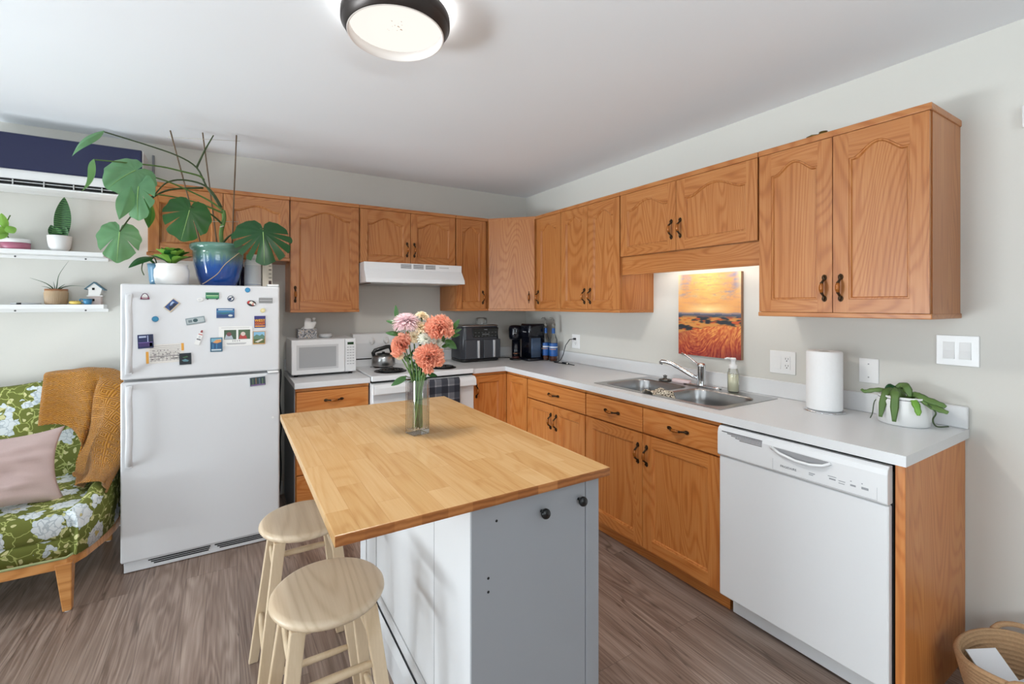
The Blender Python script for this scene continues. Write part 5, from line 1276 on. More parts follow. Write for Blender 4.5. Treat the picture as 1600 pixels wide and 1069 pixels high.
# --- monstera
PX, PY, PZ = -2.585, -0.50, 1.5142
t = thing('monstera_plant', (PX,PY,PZ), 'tall monstera in a blue-green glazed pot on top of the fridge', 'potted plant')
n = NT('blue_green_glaze'); v = n.obj((1,1,1), rnd=False); sp_ = n.n('ShaderNodeSeparateXYZ'); n.l(v, sp_.inputs[0])
nzz = n.noise(n.obj((30,30,3), rnd=False), 2.0, 3, 0.6)
hh = n.math('ADD', n.math('MULTIPLY', sp_.outputs[2], 4.0), n.math('MULTIPLY', nzz, 0.35))
n.set(col=n.ramp(hh, [(0.15, rgb(24,62,138)), (0.62, rgb(36,84,158)), (0.80, rgb(84,122,140)), (0.90, rgb(104,140,128)), (1.0, rgb(96,136,122))]), rough=0.12, coat=0.5)
build('pot', MB().lathe([(0.001,0),(0.088,0.0),(0.094,0.006),(0.112,0.06),(0.127,0.13),(0.133,0.19),(0.131,0.205),(0.140,0.212),(0.148,0.222),(0.149,0.240),(0.143,0.250),(0.134,0.248),(0.130,0.225),(0.122,0.15)], (PX,PY,PZ), 56), n.m, t)
build('soil', MB().lathe([(0.001,0.225),(0.130,0.222)], (PX,PY,PZ), 32), SOIL, t)
ST = {
'trunk': [(-2.575,-0.5,1.73),(-2.569,-0.5,1.778),(-2.571,-0.5,1.846),(-2.556,-0.5,1.925),(-2.561,-0.5,1.974)],
'l1': [(-2.561,-0.5,1.964),(-2.606,-0.5,2.046),(-2.647,-0.5,2.109),(-2.694,-0.52,2.207),(-2.784,-0.56,2.251),(-2.922,-0.62,2.271),(-3.081,-0.7,2.283)],
'l1b': [(-2.694,-0.52,2.207),(-2.655,-0.5,2.319),(-2.611,-0.48,2.425)],
'l2': [(-2.659,-0.5,2.145),(-2.682,-0.52,2.161),(-2.769,-0.56,2.166),(-2.854,-0.6,2.167),(-2.984,-0.66,2.15),(-3.114,-0.72,2.129)],
'l3a': [(-2.561,-0.5,1.974),(-2.63,-0.52,2.02),(-2.708,-0.55,2.052),(-2.823,-0.62,2.085),(-2.952,-0.7,2.098)],
'l3b': [(-2.556,-0.5,1.955),(-2.629,-0.54,1.978),(-2.706,-0.58,1.995),(-2.813,-0.64,2.001),(-2.925,-0.72,1.988)],
'l4': [(-2.569,-0.5,1.992),(-2.614,-0.5,2.074),(-2.67,-0.52,2.115),(-2.763,-0.54,2.121),(-2.834,-0.58,2.083),(-2.889,-0.6,2.0),(-2.911,-0.62,1.993)],
'l5': [(-2.663,-0.5,2.097),(-2.785,-0.54,2.067),(-2.856,-0.58,2.027),(-2.933,-0.64,1.935),(-2.974,-0.68,1.863),(-3.011,-0.72,1.779)],
'l6': [(-2.561,-0.5,1.886),(-2.605,-0.54,1.924),(-2.651,-0.6,1.946),(-2.694,-0.66,1.941),(-2.715,-0.68,1.951)],
'l7': [(-2.569,-0.5,1.768),(-2.531,-0.53,1.816),(-2.498,-0.57,1.834),(-2.448,-0.62,1.847),(-2.353,-0.68,1.858)],
}
def dens(pts, k=4):
    pts = [Vector(p) for p in pts]; out = []
    for i in range(len(pts)-1):
        p0,p1,p2,p3 = [pts[min(max(j,0),len(pts)-1)] for j in (i-1,i,i+1,i+2)]
        for s in range(k):
            u = s/k; out.append(0.5*((2*p1)+(-p0+p2)*u+(2*p0-5*p1+4*p2-p3)*u*u+(-p0+3*p1-3*p2+p3)*u**3))
    out.append(pts[-1]); return out
build('stem', MB().tube(dens(ST['trunk']), 0.012, 10), STEM, t, label='thick main stem')
for k in ('l1','l1b','l2','l3a','l3b','l4','l5','l6','l7'):
    p = dens(ST[k]); r = [0.0062-0.0032*i/(len(p)-1) for i in range(len(p))]
    build('leaf_stalk', MB().tube(p, r, 8), STEM if k in ('l3a','l3b','l2') else STEMD, t)
for (b, tp, nr, w, wf, bend, fold, sw, mt, lb, tw) in (
    ((-3.075,-0.70,2.288),(-3.193,-0.72,2.132),(0.5,-0.7,0.5),0.042,w_lance,0.25,0.5,0.1,MP,0,0.9),
    ((-3.110,-0.72,2.133),(-3.155,-0.74,1.958),(0.8,-0.5,0.2),0.062,w_lance,0.30,0.5,0.1,MP,0,-0.9),
    ((-2.965,-0.715,2.020),(-3.010,-0.74,1.835),(0.4,-0.9,0.1),0.075,w_lance,0.2,0.3,0.2,MP,0.0,0.3),
    ((-2.911,-0.62,2.000),(-2.904,-0.64,1.816),(0.85,-0.5,0.0),0.085,w_lance,0.22,0.4,0.15,MG,0,0.2)):
    m = MB(); leaf(m, b, tp, nr, w, wf, bend, fold, 60, 6, sw, lb, tw); build('leaf', m, mt, t)
VEIN = plain('pale_vein', rgb(150,190,110), 0.4)
for b, tp, nr, size, cuts, dp, mt in (
    ((-2.950,-0.70,2.105),(-3.062,-0.745,2.010),(0.35,-0.75,0.65),1.15,(),0.5,MP),
    ((-2.935,-0.715,2.020),(-2.945,-0.76,1.845),(-0.35,-0.9,0.1),0.62,(0.55,1.0,-0.6,-1.1),0.3,MP),
    ((-3.011,-0.72,1.775),(-3.018,-0.76,1.632),(0.1,-1,0.1),0.90,(0.6,-0.8),0.5,MP),
    ((-2.718,-0.68,1.925),(-2.752,-0.72,1.755),(0.15,-1,0.15),0.95,(0.62,1.15,-0.55),0.2,MG),
    ((-2.356,-0.68,1.835),(-2.350,-0.74,1.648),(0.05,-1,0.2),1.22,(0.26,0.52,0.82,1.20,-0.34,-0.70,-1.15,-1.6),0.25,MDK)):
    m = MB(); split_leaf(m, b, tp, nr, size, cuts, droop=dp, seed=len(cuts)); build('leaf', m, [mt, VEIN], t, weld=False)
p = dens([(-2.44,-0.655,1.765),(-2.465,-0.66,1.721),(-2.547,-0.665,1.64),(-2.586,-0.66,1.582),(-2.641,-0.645,1.535),(-2.66,-0.64,1.522)])
build('air_root', MB().tube(p, 0.0022, 6), plain('pale_root', rgb(170,150,120), 0.8), t)
BAM = plain('bamboo_stake', rgb(112,90,66), 0.6, var=0.35)
for p in ([(-2.670,-0.45,1.735),(-2.826,-0.45,2.422)],[(-2.590,-0.42,1.735),(-2.669,-0.42,2.450)],[(-2.516,-0.47,1.735),(-2.491,-0.47,2.452)]):
    build('stake', MB().tube([Vector(p[0]).lerp(Vector(p[1]), k/6) for k in range(7)], [0.0042,0.0038,0.0043,0.0038,0.0042,0.0037,0.004], 7), BAM, t)
m = MB(); m.tube([(-2.839,-0.447,2.381),(-2.471,-0.447,2.426)], 0.0012, 5); m.tube([(-2.758,-0.47,1.896),(-2.48,-0.47,1.918)], 0.0015, 5); build('string', m, plain('pale_string', rgb(190,186,170), 0.8), t)
# tied knot
build('tie', MB().tube([(-2.575,-0.512,1.872),(-2.560,-0.516,1.878),(-2.556,-0.49,1.882),(-2.575,-0.487,1.876),(-2.577,-0.512,1.872)], 0.003, 6), plain('pale_string', rgb(190,186,170), 0.8), t)
# --- succulent rosette in white pot
t = thing('succulent_plant', (-2.810,-0.585,1.5142), 'light green rosette succulent in a white oval pot at the left of the fridge top', 'potted plant')
cx_, cy_, cz_ = -2.806, -0.580, 1.5142
build('pot', MB().lathe([(0.001,0),(0.066,0.0),(0.076,0.008),(0.083,0.05),(0.082,0.085),(0.074,0.098),(0.072,0.110),(0.076,0.115),(0.072,0.118),(0.067,0.112),(0.064,0.09)], (cx_,cy_,cz_), 44), WHITEP, t)
build('soil', MB().lathe([(0.001,0.100),(0.068,0.100)], (cx_,cy_,cz_), 24), SOIL, t)
random.seed(11)
for ring, (cnt, L, el) in enumerate(((12,0.085,0.55),(12,0.090,0.85),(9,0.080,1.10),(6,0.060,1.35))):
    for k in range(cnt):
        a = 2*PI*k/cnt+ring*0.35; e = el+random.uniform(-.1,.1); z = cz_+0.118+0.008*ring
        b = Vector((cx_+0.012*math.cos(a), cy_+0.012*math.sin(a), z)); d = Vector((math.cos(a)*math.cos(e)*1.1, math.sin(a)*math.cos(e)*0.8, math.sin(e)))*L
        m = MB(); leaf(m, b, b+d, (-math.cos(a)*0.8,-math.sin(a)*0.8,0.8), 0.052, lambda a_, s: math.sin(PI*min(1,a_*0.92+0.04)**1.3)**0.7, 0.15, -0.3, 10, 3, 0.1); build('leaf', m, BRT if (k+ring)%3 else MG, t)
# --- long-leaved plant in a blue glass pot behind it
t = thing('strap_leaf_plant', (-2.885,-0.46,1.5142), 'long-leaved plant in a small blue glass pot behind the white pot', 'potted plant')
build('pot', MB().lathe([(0.001,0),(0.034,0.0),(0.040,0.03),(0.046,0.10),(0.050,0.125),(0.046,0.122),(0.042,0.10)], (-2.885,-0.455,1.5142), 28), plain('blue_glass_pot', rgb(96,134,160), 0.15), t)
build('soil', MB().lathe([(0.001,0.108),(0.043,0.108)], (-2.885,-0.455,1.5142), 20), SOIL, t)
m = MB(); leaf(m, (-2.885,-0.46,1.625), (-2.925,-0.52,1.665), (0,-.3,1), 0.03, w_oval(), 0.1, 0.1, 8, 3); leaf(m, (-2.893,-0.56,1.668), (-2.992,-0.62,1.600), (0.3,-0.5,0.9), 0.050, w_oval(), 0.28, 0.2, 20, 4, 0.05); m.tube(dens([(-2.885,-0.46,1.62),(-2.89,-0.51,1.664),(-2.893,-0.562,1.668)]), 0.003, 6); build('leaf', m, MDK, t)
m = MB(); m.tube(dens([(-2.885,-0.46,1.622),(-2.905,-0.52,1.655),(-2.93,-0.58,1.645),(-2.938,-0.60,1.60),(-2.928,-0.60,1.565)]), 0.003, 6); build('shoot', m, STEMD, t)
# --- jar and box behind the monstera
t = thing('supplement_jar', (-2.405,-0.41,1.5142), 'white labelled plastic jar on the fridge, right of the blue pot', 'jar')
jx, jy = -2.400, -0.44
build('jar', MB().lathe([(0.001,0),(0.046,0.0),(0.048,0.005),(0.048,0.155),(0.036,0.178),(0.001,0.178)], (jx,jy,1.5142), 32), WHITEP, t)
build('lid', MB().lathe([(0.038,0.178),(0.038,0.206),(0.001,0.207)], (jx,jy,1.5142), 28), WHITEP, t)
m = MB()
for k in range(13): m.lathe([(0.0484,0.030+0.0085*k),(0.0484,0.0325+0.0085*k)], (jx,jy,1.5142), 32)
m.lathe([(0.0486,0.014),(0.0486,0.021)], (jx,jy,1.5142), 32)
build('label_print', m, plain('label_grey', rgb(176,182,196), 0.5), t)
t = thing('medicine_box', (-2.318,-0.42,1.5142), 'cream cardboard box with dark bands at the right of the fridge top', 'box')
build('box', MB().box(-2.348,-2.292,-0.46,-0.36,1.5145,1.700), plain('cream_card', rgb(222,212,196), 0.7), t, 0.001)
m = MB()
for z, h in ((1.53,0.028),(1.575,0.004),(1.60,0.004),(1.625,0.006),(1.65,0.004)): m.box(-2.312,-2.296,-0.461,-0.4599,z,z+h)
build('print', m, plain('box_print', rgb(74,54,50), 0.6), t)
tag(build('dark_bottle', MB().lathe([(0.001,0),(0.030,0.0),(0.031,0.005),(0.031,0.12),(0.02,0.14),(0.02,0.16),(0.001,0.16)], (-2.470,-0.33,1.5142), 24), plain('navy_bottle', rgb(22,26,52), 0.2)), 'dark navy bottle half hidden between the blue pot and the white jar', 'bottle')
# --- upper shelf plants
SZ = 1.7222
t = thing('snake_plant', (-3.40,-0.055,SZ), 'small snake plant in a round white pot on the upper shelf', 'potted plant')
qx, qy = -3.400, -0.056
build('pot', MB().lathe([(0.001,0),(0.036,0.0),(0.048,0.022),(0.054,0.06),(0.056,0.090),(0.052,0.093),(0.049,0.085)], (qx,qy,SZ), 36, sy=0.88), WHITEP, t)
build('soil', MB().lathe([(0.001,0.080),(0.048,0.080)], (qx,qy,SZ), 20, sy=0.85), SOIL, t)
n = NT('snake_leaf'); v = n.obj((1,1,1)); wv = n.n('ShaderNodeTexWave'); wv.bands_direction = 'Z'; wv.inputs['Scale'].default_value = 26; wv.inputs['Distortion'].default_value = 5; n.l(v, wv.inputs['Vector'])
n.set(col=n.ramp(wv.outputs['Fac'], [(0.3, rgb(26,66,38)), (0.7, rgb(78,128,70))]), rough=0.4); SNK = n.m
for b, tp, nr, w in (((0.0,0,.08),(0.012,0.0,.215),(0.2,-1,0),0.058),((0.010,-0.01,.08),(0.022,-0.005,.325),(0.2,-1,0.1),0.075),((-0.020,0.0,.08),(-0.038,0.0,.155),(0.3,-1,0),0.045),((0.02,-0.012,.08),(0.035,-0.03,.145),(-.3,-1,0.2),0.050),((0.0,-0.02,.08),(-0.008,-0.045,.14),(0,-1,0.5),0.045)):
    m = MB(); leaf(m, (qx+b[0],qy+b[1],SZ+b[2]), (qx+tp[0],qy+tp[1],SZ+tp[2]), nr, w, lambda a, s: math.sin(PI*(a*0.80+0.2)**1.1)**0.8 if a < 0.999 else 0, 0.05, -0.2, 20, 4, 0.0); build('leaf', m, SNK, t)
t = thing('trailing_plant', (-3.60,-0.055,SZ), 'bright green plant in a pink and white pot on the upper shelf', 'potted plant')
build('pot', MB().lathe([(0.001,0),(0.060,0.0),(0.064,0.003),(0.064,0.038),(0.001,0.038)], (-3.590,-0.052,SZ), 36, sy=0.75), plain('pink_ceramic', rgb(176,104,126), 0.25), t)
build('rim', MB().lathe([(0.065,0.038),(0.066,0.040),(0.066,0.058),(0.062,0.060),(0.058,0.05)], (-3.590,-0.052,SZ), 36, sy=0.75), WHITEP, t)
build('soil', MB().lathe([(0.001,0.050),(0.060,0.050)], (-3.590,-0.052,SZ), 24, sy=0.72), SOIL, t)
m = MB(); m.tube(dens([(-3.61,-0.06,SZ+0.05),(-3.625,-0.07,SZ+0.11),(-3.612,-0.08,SZ+0.16),(-3.60,-0.085,SZ+0.19)]), 0.003, 6); build('stem', m, STEM, t)
for b, tp, w in (((-3.622,-0.075,SZ+.11),(-3.628,-0.11,SZ+.195),.040),((-3.615,-0.08,SZ+.13),(-3.575,-0.115,SZ+.085),.048),((-3.625,-0.07,SZ+.10),(-3.645,-0.11,SZ+.045),.050),((-3.61,-0.07,SZ+.08),(-3.66,-0.10,SZ+.12),.045)):
    m = MB(); leaf(m, b, tp, (0,-1,0.6), w, w_oval(), 0.1, 0.2, 12, 3); build('leaf', m, BRT, t)
# --- lower shelf
SZ2 = 1.4062
t = thing('spiky_plant', (-3.415,-0.055,SZ2), 'thin-leaved aloe-like plant in a ribbed beige pot on the lower shelf', 'potted plant')
qx, qy = -3.415, -0.056
n = NT('ribbed_beige'); v = n.obj((1,1,1), rnd=False); sp_ = n.n('ShaderNodeSeparateXYZ'); n.l(v, sp_.inputs[0])
n.set(col=n.ramp(n.math('MULTIPLY_ADD', n.noise(v, 30, 2), 0.02, sp_.outputs[2]), [(0.0, rgb(150,126,98)), (0.088, rgb(176,150,118)), (0.092, rgb(160,108,72))]), rough=0.5)
mb = MB(); loops = []
for z, r in ((0,0.044),(0.006,0.050),(0.07,0.053),(0.074,0.051),(0.092,0.052),(0.090,0.047)):
    loops.append([(qx+(r+(0.0012*math.cos(40*2*PI*k/160) if z < 0.072 else 0))*math.cos(2*PI*k/160), qy+0.88*(r+(0.0012*math.cos(40*2*PI*k/160) if z < 0.072 else 0))*math.sin(2*PI*k/160), SZ2+z) for k in range(160)])
mb.loft(loops, True, False); build('pot', mb, n.m, t)
build('soil', MB().lathe([(0.001,0.080),(0.047,0.080)], (qx,qy,SZ2), 20, sy=0.85), SOIL, t)
for pts, r in (([(0,0,.08),(0.004,0,.12),(0.015,-.005,.18),(0.058,-.01,.262)],.006),([(-.006,0,.08),(-.02,-.01,.105),(-.05,-.02,.13),(-.105,-.03,.153)],.007),([(.006,0,.08),(.03,-.01,.10),(.07,-.02,.112),(.135,-.03,.110)],.007),([(.004,-.01,.08),(.02,-.02,.10),(.045,-.03,.12)],.007),([(-.004,0,.08),(-.008,0,.11),(-.012,0,.135)],.005),([(0,-.012,.08),(-.03,-.03,.10),(-.05,-.05,.105)],.006)):
    p = dens([(qx+a,qy+b,SZ2+c) for a,b,c in pts]); k = len(p)
    build('leaf', MB().tube(p, [r*(1-0.9*i/(k-1)) for i in range(k)], 7, flat=0.5), MDK, t)
m = MB(); m.sphere((-3.325,-0.075,SZ2+0.012), 0.030, 20, 8, 1, 0.8, 0.40)
t = thing('donut_figurine', (-3.325,-0.075,SZ2), 'small yellow ornament shaped like a ring cake on the lower shelf', 'ornament')
lp = []
for i in range(28):
    a = 2*PI*i/28; lp.append([(-3.325+(0.020+0.0105*math.cos(b))*math.cos(a), -0.075+(0.020+0.0105*math.cos(b))*math.sin(a)*0.85, SZ2+0.0108+0.0105*math.sin(b)) for b in [2*PI*k/12 for k in range(12)]])
lp.append(lp[0]); m = MB(); m.loft(lp, False, False); build('ring', m, plain('pale_yellow', rgb(224,196,100), 0.4), t)
m = MB(); random.seed(2)
for k in range(14):
    a = random.uniform(0,2*PI); m.sphere((-3.325+0.02*math.cos(a), -0.075+0.017*math.sin(a), SZ2+0.0205), 0.003, 6, 4)
build('sprinkles', m, plain('sprinkle_brown', rgb(90,70,50), 0.5), t)
t = thing('small_cup', (-3.265,-0.085,SZ2), 'tiny blue cup in front of the birdhouse', 'cup')
build('cup', MB().lathe([(0.001,0),(0.017,0.0),(0.022,0.034),(0.020,0.034),(0.016,0.004),(0.001,0.003)], (-3.268,-0.083,SZ2), 20), plain('teal_blue', rgb(54,122,160), 0.35), t)
build('handle', MB().tube(dens([(-3.289,-0.083,SZ2+0.030),(-3.303,-0.083,SZ2+0.032),(-3.302,-0.083,SZ2+0.016),(-3.288,-0.083,SZ2+0.012)]), 0.003, 6), plain('teal_blue', rgb(54,122,160), 0.35), t)
t = thing('birdhouse', (-3.235,-0.045,SZ2), 'little white wooden birdhouse with a teal roof on the lower shelf', 'birdhouse')
bw = plain('painted_wood_white', rgb(220,218,214), 0.6); 
f_ = lambda a,b,c: (-3.237+a, -0.045+c, SZ2+b)
build('house', MB().prism([(-.030,.052),(.022,.052),(.034,.098),(-.004,.135),(-.042,.098),(-.030,.092)], -0.028, 0.028, f_), bw, t)
build('lower_box', MB().prism([(-.030,.0),(.026,.0),(.026,.052),(-.030,.052)], -0.020, 0.028, f_), plain('pinkish_wood', rgb(206,190,184), 0.6), t)
build('porch', MB().box(-3.275,-3.200,-0.076,-0.015,SZ2+0.050,SZ2+0.056), bw, t)
build('roof', MB().prism([(-.050,.094),(-.004,.139),(.048,.090),(.044,.086),(-.004,.131),(-.046,.090)], -0.032, 0.032, f_), plain('teal_roof', rgb(58,98,116), 0.5), t)
m = MB(); m.box(-3.250,-3.238,-0.0742,-0.073,SZ2+0.088,SZ2+0.102); m.box(-3.250,-3.240,-0.0662,-0.065,SZ2+0.02,SZ2+0.035); build('openings', m, DARK, t)
t = thing('pen', (-3.55,-0.08,SZ2), 'thin grey pen lying near the left of the lower shelf', 'pen')
build('barrel', MB().tube([(-3.60,-0.085,SZ2+0.005),(-3.475,-0.080,SZ2+0.005)], 0.005, 10), plain('clear_grey_plastic', rgb(190,192,194), 0.25), t)
build('grip', MB().tube([(-3.575,-0.0842,SZ2+0.005),(-3.555,-0.0834,SZ2+0.005)], 0.0055, 10), BLACK, t)
CAC = leafmat('flat_cactus_green', rgb(124,150,88), rgb(88,124,66), rgb(150,180,90))
# --- holiday cactus on the counter
t = thing('potted_cactus', (-0.125,-2.915,ZCT), 'drooping flat-leaved plant in a white oval pot at the end of the counter', 'potted plant')
qx, qy, qz = -0.128, -2.915, ZCT+0.0005
# oval pot, long side along the wall
build('pot', MB().lathe([(0.001,0),(0.074,0.0),(0.082,0.006),(0.086,0.05),(0.086,0.096),(0.080,0.104),(0.078,0.108),(0.082,0.112),(0.080,0.118),(0.072,0.116),(0.070,0.10)], (qx,qy,qz), 48, sx=0.88, sy=1.0), WHITEP, t)
build('rim_line', MB().lathe([(0.0785,0.1035),(0.0795,0.1055),(0.0785,0.1075)], (qx,qy,qz), 48, sx=0.885, sy=1.0), plain('dark_rim_line', rgb(96,92,92), 0.5), t)
build('soil', MB().lathe([(0.001,0.102),(0.070,0.102)], (qx,qy,qz), 28, sx=0.88), SOIL, t)
for pts, w, mt in (
    ([(0,.01,.10),(-.03,.03,.135),(-.062,.040,.118),(-.090,.045,.03)],.028,CAC),
    ([(-.01,-.005,.10),(-.05,.005,.142),(-.085,.000,.115),(-.100,-.002,.022)],.031,CAC),
    ([(0,.02,.10),(-.02,.05,.130),(-.03,.085,.128),(-.035,.115,.118),(-.035,.130,.125)],.020,CAC),
    ([(0,.0,.10),(.0,.01,.150),(-.02,-.015,.158),(-.030,-.030,.120)],.032,CAC),
    ([(0,.01,.10),(-.015,.03,.145),(-.01,.045,.145),(0.0,.05,.12)],.024,MDK),
    ([(.0,-.01,.10),(-.02,-.04,.130),(-.03,-.08,.118),(-.03,-.12,.105),(-.03,-.135,.098)],.026,CAC),
    ([(0,-.02,.10),(-.025,-.05,.130),(-.035,-.09,.100),(-.045,-.120,.088),(-.045,-.145,.080)],.028,CAC),
    ([(0,-.02,.10),(-.05,-.045,.115),(-.075,-.065,.085),(-.080,-.070,.058)],.024,BRT)):
    p = dens([(qx+a,qy+b,qz+c) for a,b,c in pts], 5); k = len(p); m = MB()
    A = []; 
    for i, c in enumerate(p):
        d = (p[min(i+1,k-1)]-p[max(i-1,0)]).normalized(); s = d.cross(Vector((-0.75,-0.35,0.55))).normalized(); ww = w/2*max(0.06, math.sin(PI*(0.12+0.83*i/(k-1)))**0.5)*(1+0.12*math.sin(i*1.7)); up = s.cross(d)
        A.append([tuple(c-s*ww), tuple(c-s*ww*0.5+up*0.0016), tuple(c+up*0.0005), tuple(c+s*ww*0.5+up*0.0016), tuple(c+s*ww), tuple(c-up*0.0014)])
    m.loft(A); build('leaf', m, mt, t)
build('root', MB().tube(dens([(qx-.04,qy-.085,qz+.10),(qx-.045,qy-.110,qz+.075),(qx-.03,qy-.098,qz+.045),(qx-.005,qy-.095,qz+.02),(qx+.03,qy-.098,qz+.006),(qx+.075,qy-.115,qz+.005)]), [0.0022]*24+[0.004,0.003] if False else 0.0028, 7), STEMD, t)
build('root', MB().tube(dens([(qx-.0,qy+.07,qz+.10),(qx-.02,qy+.088,qz+.08),(qx-.03,qy+.092,qz+.03),(qx-.03,qy+.100,qz+.006)]), 0.0018, 6), STEMD, t)

# ================================================================== VASE OF FLOWERS
VX, VY = -1.905, -2.030
t = thing('glass_vase', (VX,VY,IZ), 'tall square clear glass vase standing on the butcher block island', 'vase')
h = 0.034; zz = IZ+0.0005; VH = 0.205
rv = math.radians(12)
def vsq(e, z, r=0.006):
    pts = rrect(-e,e,-e,e,r,z,3); return [(VX+a*math.cos(rv)-b*math.sin(rv), VY+a*math.sin(rv)+b*math.cos(rv), c) for a,b,c in pts]
m = MB(); m.loft([vsq(h-0.001,zz),vsq(h,zz+0.004),vsq(h,zz+VH-0.002),vsq(h-0.001,zz+VH),vsq(h-0.004,zz+VH),vsq(h-0.004,zz+0.016)], True, True, smooth=False)
build('glass', m, GLASS, t)
n = NT('vase_water'); tr = n.n('ShaderNodeBsdfTransparent'); tr.inputs[0].default_value = (0.86,0.90,0.82,1); gl = n.n('ShaderNodeBsdfGlossy'); gl.inputs['Roughness'].default_value = 0.02
mx = n.n('ShaderNodeMixShader'); mx.inputs[0].default_value = 0.05; n.l(tr.outputs[0], mx.inputs[1]); n.l(gl.outputs[0], mx.inputs[2]); n.l(mx.outputs[0], n.t.nodes['Material Output'].inputs[0])
m = MB(); m.loft([vsq(h-0.0045,zz+0.130),vsq(h-0.0045,zz+0.132)], True, True); build('water_surface', m, n.m, t)
RV = Vector((math.cos(YAW), -math.sin(YAW), 0)); FV = Vector((math.sin(YAW), math.cos(YAW), 0)); V0 = Vector((VX,VY,0))
def at(r, z, d): p = V0+RV*r+FV*d; return Vector((p.x,p.y,z))
def petalmat(name, a, b):
    n = NT(name); v = n.obj((1,1,1))
    n.set(col=n.mix(n.noise(v, 60, 2), a, b), rough=0.6, spec=0.2)
    tr = n.n('ShaderNodeBsdfTranslucent'); tr.inputs[0].default_value = a
    mx = n.n('ShaderNodeMixShader'); mx.inputs[0].default_value = 0.3
    n.l(n.p.outputs[0], mx.inputs[1]); n.l(tr.outputs[0], mx.inputs[2]); n.l(mx.outputs[0], n.t.nodes['Material Output'].inputs[0]); return n.m
ORA = petalmat('coral_petal', rgb(255,200,174), rgb(255,172,142)); PNK = petalmat('pale_pink_petal', rgb(255,238,240), rgb(250,216,220)); CRM = petalmat('cream_petal', rgb(254,244,220), rgb(250,228,190)); WHF = petalmat('white_petal', rgb(248,248,240), rgb(230,234,216))
def bloom(mb, c, ax, R, kind, seed):
    rd = random.Random(seed); ax = Vector(ax).normalized(); X = ax.cross(Vector((0.3,0.2,0.9))).normalized(); Y = ax.cross(X)
    if kind == 'carn':
        for ring in range(7):
            cnt = 6+ring*2; el = 1.45-ring*0.24; L = R*(0.55+0.065*ring)
            for k in range(cnt):
                a = 2*PI*k/cnt+rd.random(); e = el+rd.uniform(-.14,.14)
                d = (X*math.cos(a)+Y*math.sin(a))*math.cos(e)+ax*math.sin(e)
                b = c-ax*R*0.25
                nr = ax*math.cos(e)-(X*math.cos(a)+Y*math.sin(a))*math.sin(e)
                ph = rd.random()*6
                B = b; T = b+d*L*rd.uniform(1.05,1.40); D = (T-B); Ln = D.length; D.normalize(); S = D.cross(nr).normalized(); N2 = S.cross(D)
                def fn(u, v, B=B, D=D, S=S, N2=N2, Ln=Ln, ph=ph):
                    s = u*2-1; w = R*0.42*(v**0.8)*(1.0)
                    fr = 1+0.06*math.sin(s*14+ph)*(v > 0.8)
                    return tuple(B+D*(Ln*v*fr-abs(s)**2*w*0.4*v)+S*s*w+N2*(R*0.20*math.sin(s*7+ph)*v*v+R*0.07*math.sin(s*17+ph*2)*v**3))
                mb.grid(fn, 12, 5)
    else:
        rings, cnt0 = (10, 15) if kind == 'mum' else (4, 9)
        for ring in range(rings):
            cnt = cnt0+ring*2; el = 1.35-ring*((2.25 if kind == 'mum' else 1.9)/rings); L = R*(0.70+0.30*ring/rings)
            for k in range(cnt):
                a = 2*PI*(k+0.5*(ring%2))/cnt+rd.uniform(-.1,.1); e = el+rd.uniform(-.1,.1)
                d = (X*math.cos(a)+Y*math.sin(a))*math.cos(e)+ax*math.sin(e)*(0.85 if kind == 'mum' else 0.75)
                nr = ax*math.cos(e)-(X*math.cos(a)+Y*math.sin(a))*math.sin(e)
                leaf(mb, c-ax*R*0.25, c-ax*R*0.25+d*L*1.1, nr, R*(0.20 if kind == 'mum' else 0.38), lambda a_, s: (math.sin(PI*(0.1+0.85*a_))**0.7), 0.15, -0.5, 6, 1, 0)
def flower(name, label, r, z, d, R, kind, mat, ax, foot, seed, cat='flower', lean=0.0):
    c = at(r, z, d); t = thing(name, (c.x,c.y,IZ+0.02), label, cat, 'cut flowers in the vase')
    ax = Vector(ax).normalized(); mb = MB(); bloom(mb, c, ax, R, kind, seed); build('bloom', mb, mat, t, weld=False)
    b = at(foot[0], IZ+0.022, foot[1]); n_ = at(foot[0]*-0.2+r*0.22, IZ+0.185, foot[1]*-0.1+d*0.15)
    lip = Vector(n_); lip = at(max(-0.022,min(0.022,(foot[0]*-0.1+r*0.25))), IZ+0.19, max(-0.022,min(0.022,d*0.25)))
    cb_ = c-ax*R*0.35
    build('stem', MB().tube(dens([b, lip, lip.lerp(cb_,0.55)+Vector((0,0,0.01)), cb_]), 0.0026, 7), STEM, t)
    build('calyx', MB().tube([cb_-ax*R*0.25, cb_, cb_+ax*R*0.12], [R*0.10,R*0.26,R*0.34], 10), STEM, t)
    return t
TC = (-RV*0.1-FV*0.75+Vector((0,0,0.65)))
flower('chrysanthemum','large pale pink chrysanthemum at the top left of the bouquet',-0.043,1.352,0.0,0.056,'mum',PNK,(0,0,1),(0.012,0.01),1)
flower('carnation','coral carnation at the right of the bouquet, highest of the three',0.087,1.325,-0.01,0.047,'carn',ORA,TC+RV*0.2,(-0.014,0.008),2)
flower('carnation','coral carnation at the left of the bouquet',-0.067,1.256,-0.01,0.043,'carn',ORA,TC-RV*0.7,(0.014,-0.006),3)
flower('carnation','coral carnation at the front of the bouquet, lowest of the three',0.051,1.212,-0.05,0.047,'carn',ORA,TC+RV*0.2-Vector((0,0,.3)),(-0.008,-0.012),4)
flower('cream_flower','cream blossom just right of the pink chrysanthemum',0.018,1.366,0.02,0.031,'sml',CRM,(0.2,-0.4,0.9),(0.0,0.014),5)
flower('cream_flower','cream blossom just above the middle of the bouquet',0.014,1.322,0.0,0.034,'sml',CRM,(0.1,-0.7,0.7),(-0.006,0.012),6)
flower('white_flower','white blossom in the centre of the bouquet',0.034,1.278,-0.02,0.032,'sml',WHF,(0,-0.8,0.6),(0.006,-0.002),7)
